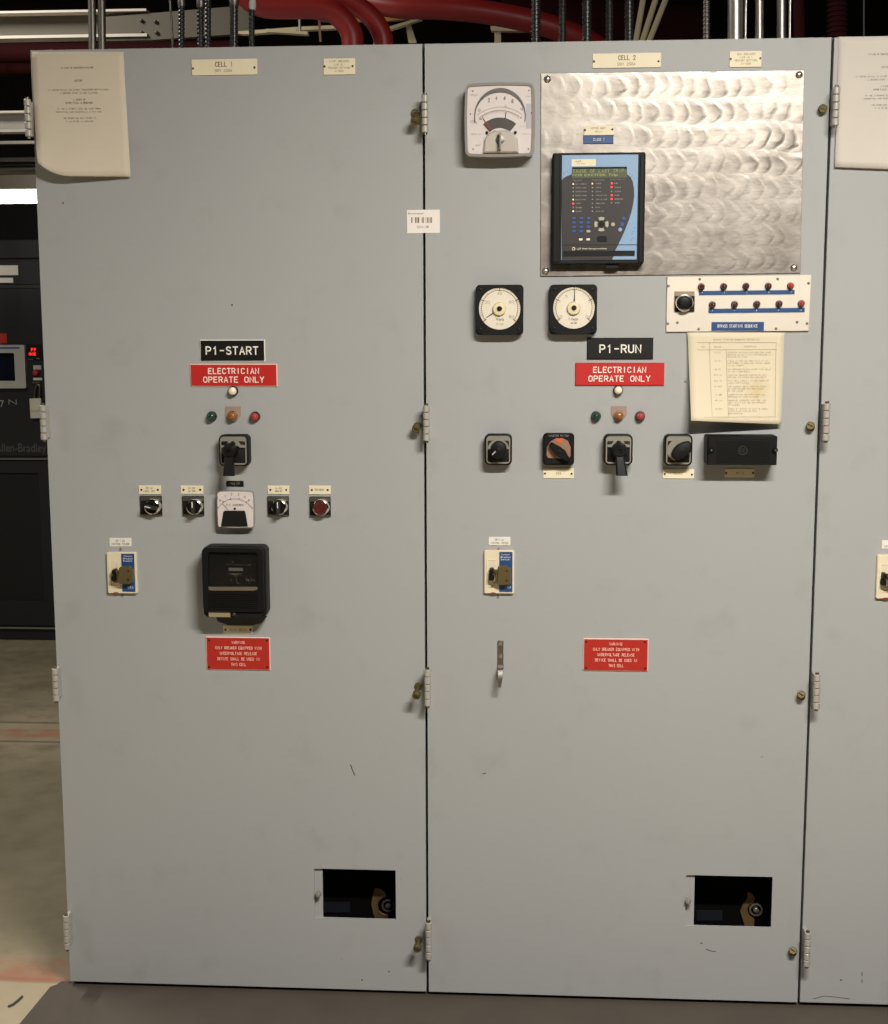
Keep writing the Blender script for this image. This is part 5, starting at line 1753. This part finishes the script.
t = Thing('padlock', 'white padlock hanging on the black drive cabinet beside the door hinge', 'padlock', 36.4, 408, None, YD - 0.008)
MB().prism(t.Ls([(29.4, 398.6), (41.0, 398.2), (41.6, 418.2), (30.6, 418.6)], 0.02), -0.004, -0.024, 0.003).build('lock_body', M['lockwhite'], t)
p = [t.L(a, b, 0.012) for a, b in ((34.6, 398.4), (35, 391), (36, 386.4), (37.4, 384.4), (39.2, 384.8), (40, 388), (39.6, 398))]
MB().tube([(x, -0.014, z) for x, z in p], 0.0045, 8).build('shackle', M['steel'], t)
letters(t, M['inkgrey'], [('DANGER', 36, 411, 9, 2.2)], 0.0245, name='lock_print')


# ------------------------------------------------------- overhead things
def pipe(name, label, cat, px0, py0, px1, py1, r, material, y=0.5, group=None, top=H + 0.005, ribs=0.0, collar=None):
    """a run of pipe rising out of the cabinet roof"""
    a = P(px0, py0, y)
    b = P(px1, py1, y)
    dirv = (b - a)
    a = a + dirv * ((top - a.z) / dirv.z)
    b = b + dirv.normalized() * 0.6
    base = Vector((a.x, a.y, top))
    e = bpy.data.objects.new(name, None)
    e.location = base
    e.empty_display_size = 0.03
    COL.objects.link(e)
    tag(e, label, cat, group)
    rel = b - a
    m = MB()
    if ribs:
        n = int(rel.length / ribs)
        path, rr = [], []
        for k in range(n):
            for f_, s_ in ((0.0, 0.86), (0.25, 0.86), (0.4, 1.0), (0.85, 1.0)):
                path.append(rel * ((k + f_) / n))
                rr.append(r * s_)
        m.tube(path, 0, 12, rr)
    else:
        m.tube([rel * (k / 4) for k in range(5)], r, 16)
    m.build('run', material, e)
    m = MB()
    m.loft([[(q * math.cos(2 * PI * k / 16), q * math.sin(2 * PI * k / 16), z) for k in range(16)] for q, z in ((r * 1.08, 0.0002), (r * 1.08, 0.012), (r * 1.0, 0.016))])
    m.build('entry_collar', M['blackm'], e)
    if collar:
        c0 = P(collar[0], collar[1], y) - base
        m = MB()
        dn = rel.normalized()
        m.tube([c0 - dn * 0.012, c0 - dn * 0.004, c0 + dn * 0.004, c0 + dn * 0.016], 0, 12, [r * 1.05, r * 1.2, r * 1.2, r * 1.05])
        m.build('pipe_coupling', M['hmi'] if collar[0] == 252.4 else M['steel'], e)
    return e


CG = 'black corrugated conduits above the cabinets'
for k, (px, r, lab, cl) in enumerate(((181.5, 0.0085, 'black corrugated conduit, leftmost above the CELL 1 cabinet', (181.5, 2)),
                                  (200.5, 0.0095, 'black corrugated conduit, left one of the close pair above CELL 1', (200.5, 3)),
                                  (208.0, 0.0085, 'black corrugated conduit, right one of the close pair above CELL 1', None),
                                  (234.0, 0.0110, 'black corrugated conduit standing between the close pair and the white coupling above CELL 1', (234, 1)),
                                  (251.8, 0.0080, 'black corrugated conduit under a white coupling, beside the red hoses', (252.4, 5)),
                                  (536.0, 0.0120, 'black corrugated conduit, first from the seam above the CELL 2 cabinet', None),
                                  (562.6, 0.0095, 'black corrugated conduit, second from the seam above the CELL 2 cabinet', None),
                                  (587.0, 0.0120, 'black corrugated conduit, third from the seam above the CELL 2 cabinet', None),
                                  (609.4, 0.0095, 'black corrugated conduit, fourth from the seam above the CELL 2 cabinet', None),
                                  (629.2, 0.0115, 'black corrugated conduit next to the slanting tan cables', None))):
    pipe('corrugated_conduit', lab, 'conduit', px, 44, px, 2, r, M['conduit'], 0.45 if k != 2 else 0.48, CG, ribs=0.0105, collar=cl)
pipe('corrugated_conduit', 'grey corrugated conduit left of the silver pipes', 'conduit', 706.6, 40, 706.6, 2, 0.0095, M['steel'], 0.45, None, ribs=0.0105)
SG = 'bare silver pipes above the right cabinet'
for (px, r, lab) in ((735.5, 0.0195, 'thickest silver pipe above the CELL 2 cabinet'), (759.4, 0.0105, 'middle silver pipe of the three above CELL 2'), (781.6, 0.0120, 'rightmost of the three silver pipes above CELL 2')):
    pipe('steel_pipe', lab, 'pipe', px, 40, px, 2, r, M['galv'], 0.40, SG)
for (px, lab) in ((745.6, 'thin steel rod beside the thickest silver pipe'), (789.8, 'thin steel rod beside the rightmost silver pipe')):
    pipe('threaded_rod', lab, 'rod', px, 40, px + 0.4, 2, 0.0032, M['silver'], 0.45)
pipe('threaded_rod', 'thin grey rod left of the black conduits above CELL 1', 'rod', 172.4, 38, 170.2, 2, 0.0032, M['steel'], 0.5)
TG = 'slanting tan cables'
TGI = [2, 1, 0]
for (a, b, lab) in ((636.4, 643, 'tan cable slanting up, left one of three'), (643.4, 655.5, 'tan cable slanting up, middle one of three'), (650.4, 665.6, 'tan cable slanting up, right one of three')):
    pipe('tan_cable', lab, 'cable', a, 38, b, 0, 0.0078, M['tan'], 0.62 + 0.03 * TGI.pop(), TG)
for (px, lab) in ((92.6, 'dark steel conduit above the left notice, left one of the pair'), (102.2, 'dark steel conduit above the left notice, right one of the pair')):
    pipe('steel_conduit', lab, 'conduit', px, 48, px - 0.6, 2, 0.0105, M['steel'], 0.55, 'dark conduit pair above the left notice')
pipe('flexible_duct', 'wide dark red ribbed duct behind the right cabinets', 'duct', 837, 36, 837, 2, 0.030, M['reddark'], 0.9, None, ribs=0.014)
pipe('flexible_duct', 'narrow dark red duct right of the silver pipes', 'duct', 799.5, 36, 798.5, 2, 0.016, M['reddark'], 0.9)
pipe('threaded_rod', 'thin dark rod above the cabinet at the right edge', 'rod', 864, 34, 864, 2, 0.003, M['charcoal'], 0.8)


def hanger(e, base, px, py, y):
    """threaded hanger rod from a thing up to the ceiling"""
    a = P(px, py, y)
    m = MB()
    m.tube([(a.x - base.x, a.y - base.y, a.z - base.z), (a.x - base.x, a.y - base.y, ZC - base.z - 0.001)], 0.005, 8)
    m.build('hanger_rod', M['steel'], e)


def hose(name, label, cat, pts, r, material, group=None, y=1.0, hang=None):
    """hose through pixel points at a given depth; smooth path"""
    p3 = [P(a, b, (y if len(q) == 0 else q[0])) for (a, b, *q) in pts]
    path = []
    n = len(p3)
    for i in range(n - 1):
        p0, p1, p2, p_3 = p3[max(0, i - 1)], p3[i], p3[i + 1], p3[min(n - 1, i + 2)]
        for k in range(8):
            u = k / 8
            path.append(0.5 * ((2 * p1) + (p2 - p0) * u + (2 * p0 - 5 * p1 + 4 * p2 - p_3) * u * u + (3 * p1 - p0 - 3 * p2 + p_3) * u ** 3))
    path.append(p3[-1])
    base = path[0].copy()
    m = MB()
    m.tube([q - base for q in path], r, 18)
    o = m.build(name, material)
    o.location = base
    if hang:
        hanger(o, base, *hang)
    return tag(o, label, cat, group)


HG = 'red hoses arching over the cabinets'
hose('red_hose', 'red hose arching down into the CELL 1 roof, left one of two', 'hose', [(353, 100), (353, 49.4), (350, 30), (336, 14), (314, 8), (288, 8), (262, 6), (244, -6), (236, -30)], 0.033, M['rubberhose'], HG, 1.0)
hose('red_hose', 'red hose arching down into the CELL 1 roof, right one of two', 'hose', [(384, 100), (384, 48.6), (380, 30), (368, 14), (350, 2), (330, -6), (300, -12)], 0.030, M['rubberhose'], HG, 1.06)
hose('red_hose', 'thick red hose running level above the seam to the right', 'hose', [(366, 1, 1.35), (400, 7, 1.3), (440, 8, 1.28), (490, 13, 1.28), (545, 25, 1.3), (585, 40, 1.34), (620, 62, 1.4)], 0.036, M['rubberhose'], HG, 1.0, (536, 23, 1.3))
hose('red_pipe', 'dark red pipe running level below the grey beam on the left', 'pipe', [(-60, 53), (60, 53), (150, 52), (240, 51)], 0.042, M['reddark'], None, 2.6, (-50, 53, 2.6))
hose('red_pipe', 'dim red pipe at the far left, lower than the grey beam', 'pipe', [(-60, 70), (0, 69), (60, 67)], 0.030, M['reddark'], None, 3.2, (-50, 70, 3.2))
hose('red_pipe', 'wide dark red pipe behind the black conduits above CELL 2', 'pipe', [(500, 14), (560, 20), (620, 26), (700, 34)], 0.10, M['reddark'], None, 2.4, (562.6, 20, 2.4))


def bar(name, label, cat, px0, py0, px1, py1, y, thick, material, flange=0.0, group=None, endplate=None):
    """straight channel between two pixels of its lower edge and py-height, seen from the side"""
    a0, a1 = P(px0, py0, y), P(px1, py0, y)
    b1 = P(px0, py1, y)
    e = bpy.data.objects.new(name, None)
    e.location = Vector(((a0.x + a1.x) / 2, y, b1.z))
    COL.objects.link(e)
    tag(e, label, cat, group)
    w = (a1.x - a0.x) / 2
    h = a0.z - b1.z
    m = MB()
    m.box(-w, w, 0, thick, 0, h)
    m.build('web', material, e)
    if flange:
        for (z0, z1) in ((-0.004, 0.006), (h - 0.004, h + 0.004)):
            m = MB()
            m.box(-w, w, -flange, thick, z0, z1)
            m.build('flange', M['flangem'], e)
    hanger(e, e.location, px0 + 15, (py0 + py1) / 2, y + 0.01)
    return e


bar('steel_beam', 'grey steel channel running level at the top left', 'beam', -120, 17.6, 150, 42.4, 1.9, 0.02, M['beamgrey'], 0.05)
# angled splice length
e = bpy.data.objects.new('steel_beam', None)
pa = P(150, 41, 1.9)
e.location = pa
COL.objects.link(e)
tag(e, 'dim steel channel behind the black conduits above CELL 1', 'beam')
c1, c2, c3, c4 = [P(a, b, yv) - pa for a, b, yv in ((104, 17, 1.86), (250, 5, 1.86), (250, 33, 1.86), (150, 40, 1.86))]
c5 = P(104, 41, 1.86) - pa
m = MB()
m.prism([(c5.x, c5.z), (c4.x, c4.z), (c3.x, c3.z), (c2.x, c2.z), (c1.x, c1.z)], -0.012, -0.04)
m.build('web', M['beamgrey'], e)
for (a, b) in ((142, 21), (156, 22), (142, 33), (157, 33)):
    q = P(a, b, 1.86) - pa
    MB().lathe(q.x, q.z, [(0.007, -0.0402), (0.007, -0.046), (0.004, -0.047)], 10).build('beam_bolt', M['darkscrew'], e)

bar('strut', 'level galvanised strut left of the cabinet below the beams', 'strut', -120, 115, 60, 134, 2.4, 0.02, M['galv'], 0.04)
bar('strut', 'thin bright rail below the galvanised strut at left', 'strut', -120, 142.4, 60, 145.4, 2.6, 0.03, M['silver'])
bar('strut', 'dark grey rail under the thin bright rail at left', 'strut', -120, 159, 60, 163, 4.0, 0.03, M['steel'])
hose('steel_conduit', 'shiny level conduit above the lit tube light at left', 'conduit', [(-60, 170), (0, 170), (60, 169)], 0.030, M['silver'], None, 5.2, (-50, 170, 5.2))

# lit fluorescent fixture far behind on the left
YF = 6.6
t = Thing('tube_light', 'lit tube light far behind the left cabinet edge', 'light', -20, 196, None, YF)
a, b = t.L(-160, 196)[0], t.L(70, 196)[0]
zt, zl = t.L(0, 174)[1], t.L(0, 189.6)[1]
MB().prism([(a, zl), (b, zl), (b, zt), (a, zt)], 0.12, -0.02, 0.004).build('fixture_body', M['fixture'], t)
zb = t.L(0, 203)[1]
m = MB()
rt = (zl - zb) / 2
m.tube([(a + 0.03, 0.05, (zl + zb) / 2), (b - 0.03, 0.05, (zl + zb) / 2)], rt, 16)
m.build('lit_tube', M['tube'], t)
for xx in (a, b - 0.03):
    MB().box(xx, xx + 0.03, 0.0, 0.1, zb, zl - 0.0002).build('tube_holder', M['fixture'], t)

hanger(t.o, t.loc, -130, 180, YF + 0.05)

# cream tray pieces and ochre board behind the hoses
def slat(name, label, cat, pieces, y, th, material, hang):
    """flat rails and posts at one depth, hung from the ceiling"""
    base = P(pieces[0][1][0][0], pieces[0][1][0][1], y)
    e = bpy.data.objects.new(name, None)
    e.location = base
    e.empty_display_size = 0.03
    COL.objects.link(e)
    for pn, pts in pieces:
        q = [P(a, b, y) - base for a, b in pts]
        m = MB()
        m.prism([(v.x, v.z) for v in q], 0.0 if pn != 'post' else -0.0002, -th if pn != 'post' else -th * 0.6)
        m.build(pn, material, e)
    hanger(e, base, hang[0], hang[1], y - th / 2)
    return tag(e, label, cat)


slat('cable_tray', 'cream tray rail crossing behind the red hoses', 'tray', [('rail', [(236, 34.8), (240, 33.2), (300, 28.6), (352, 26.2), (352, 29.6), (300, 32.2), (246, 36.2)])], 1.6, 0.03, M['cream'], (345, 28))
slat('cable_tray', 'cream tray rail slanting under the ochre board', 'tray', [('rail', [(268, 30.6), (309, 33.4), (309, 36.4), (268, 33.6)])], 1.55, 0.03, M['cream'], (300, 34))
slat('ochre_board', 'ochre board behind the right red hose', 'board', [('plank', [(330, 13.4), (420, 12.6), (420, 19.4), (378, 23.2), (322, 22.4)])], 1.9, 0.02, M['wood'], (410, 16))
slat('bracket_arm', 'cream bracket arm slanting up towards the door seam', 'bracket', [('arm', [(386, 29.6), (420, 19.6), (422.6, 21), (391, 31.6)]), ('post', [(406, 26.0), (411, 24.8), (417, 43.4), (409, 44)])], 1.5, 0.03, M['cream'], (412, 23))
slat('cable_tray', 'cream tray end to the left of the first CELL 2 conduit', 'tray', [('rail', [(490.6, 28.0), (540, 28.0), (540, 32.6), (491.6, 32.6)]), ('post', [(494.6, 30.8), (501, 30.8), (501, 44.4), (494.6, 44.4)])], 1.7, 0.03, M['cream'], (536, 30))

t = Thing('hanging_strap', 'orange strap hanging from the left red hose', 'strap', 319, 28, None, 1.0)
MB().prism(t.Ls([(317.6, 12), (320, 12), (321.6, 42), (319.6, 42)]), 0.0, -0.004).build('webbing', M['copper'], t)

# ------------------------------------------------------------------ lighting
def area(name, loc, size, power, colr, rot=(0, 0, 0)):
    l = bpy.data.lights.new(name, 'AREA')
    l.shape = 'RECTANGLE'
    l.size, l.size_y = size
    l.energy = power

    l.color = colr
    o = bpy.data.objects.new(name, l)
    o.location = loc
    o.rotation_euler = rot
    COL.objects.link(o)
    return o


WARM = (1.0, 0.94, 0.85)

PW = (186, 32, 0.5, 80, 30)
area('ceiling_lamp_right', (1.95, -2.3, 3.05), (1.2, 0.12), PW[0], WARM)
area('ceiling_lamp_left', (-2.7, -2.3, 3.05), (1.2, 0.12), PW[1], WARM)
area('fill_lamp_rear', (1.2, -5.6, 3.6), (2.4, 0.12), PW[2], WARM)  # unseen fill added behind the camera in place of ambient light
area('fill_lamp_aisle', (-1.4, 0.7, 3.7), (0.12, 1.2), PW[3], WARM)  # unseen lamp added to brighten the beam front and the left floor
area('ceiling_lamp_far', (-1.2, 6.0, 3.4), (1.2, 0.12), PW[4], WARM)

w = bpy.data.worlds.new('world')
w.use_nodes = True
w.node_tree.nodes['Background'].inputs[0].default_value = (0.02, 0.02, 0.02, 1)
w.node_tree.nodes['Background'].inputs[1].default_value = 1.0
SC.world = w

vs_ = SC.view_settings
vs_.view_transform = 'Standard'
vs_.look = 'None'
vs_.gamma = 1.0
vs_.use_curve_mapping = False
vs_.exposure = 0.0
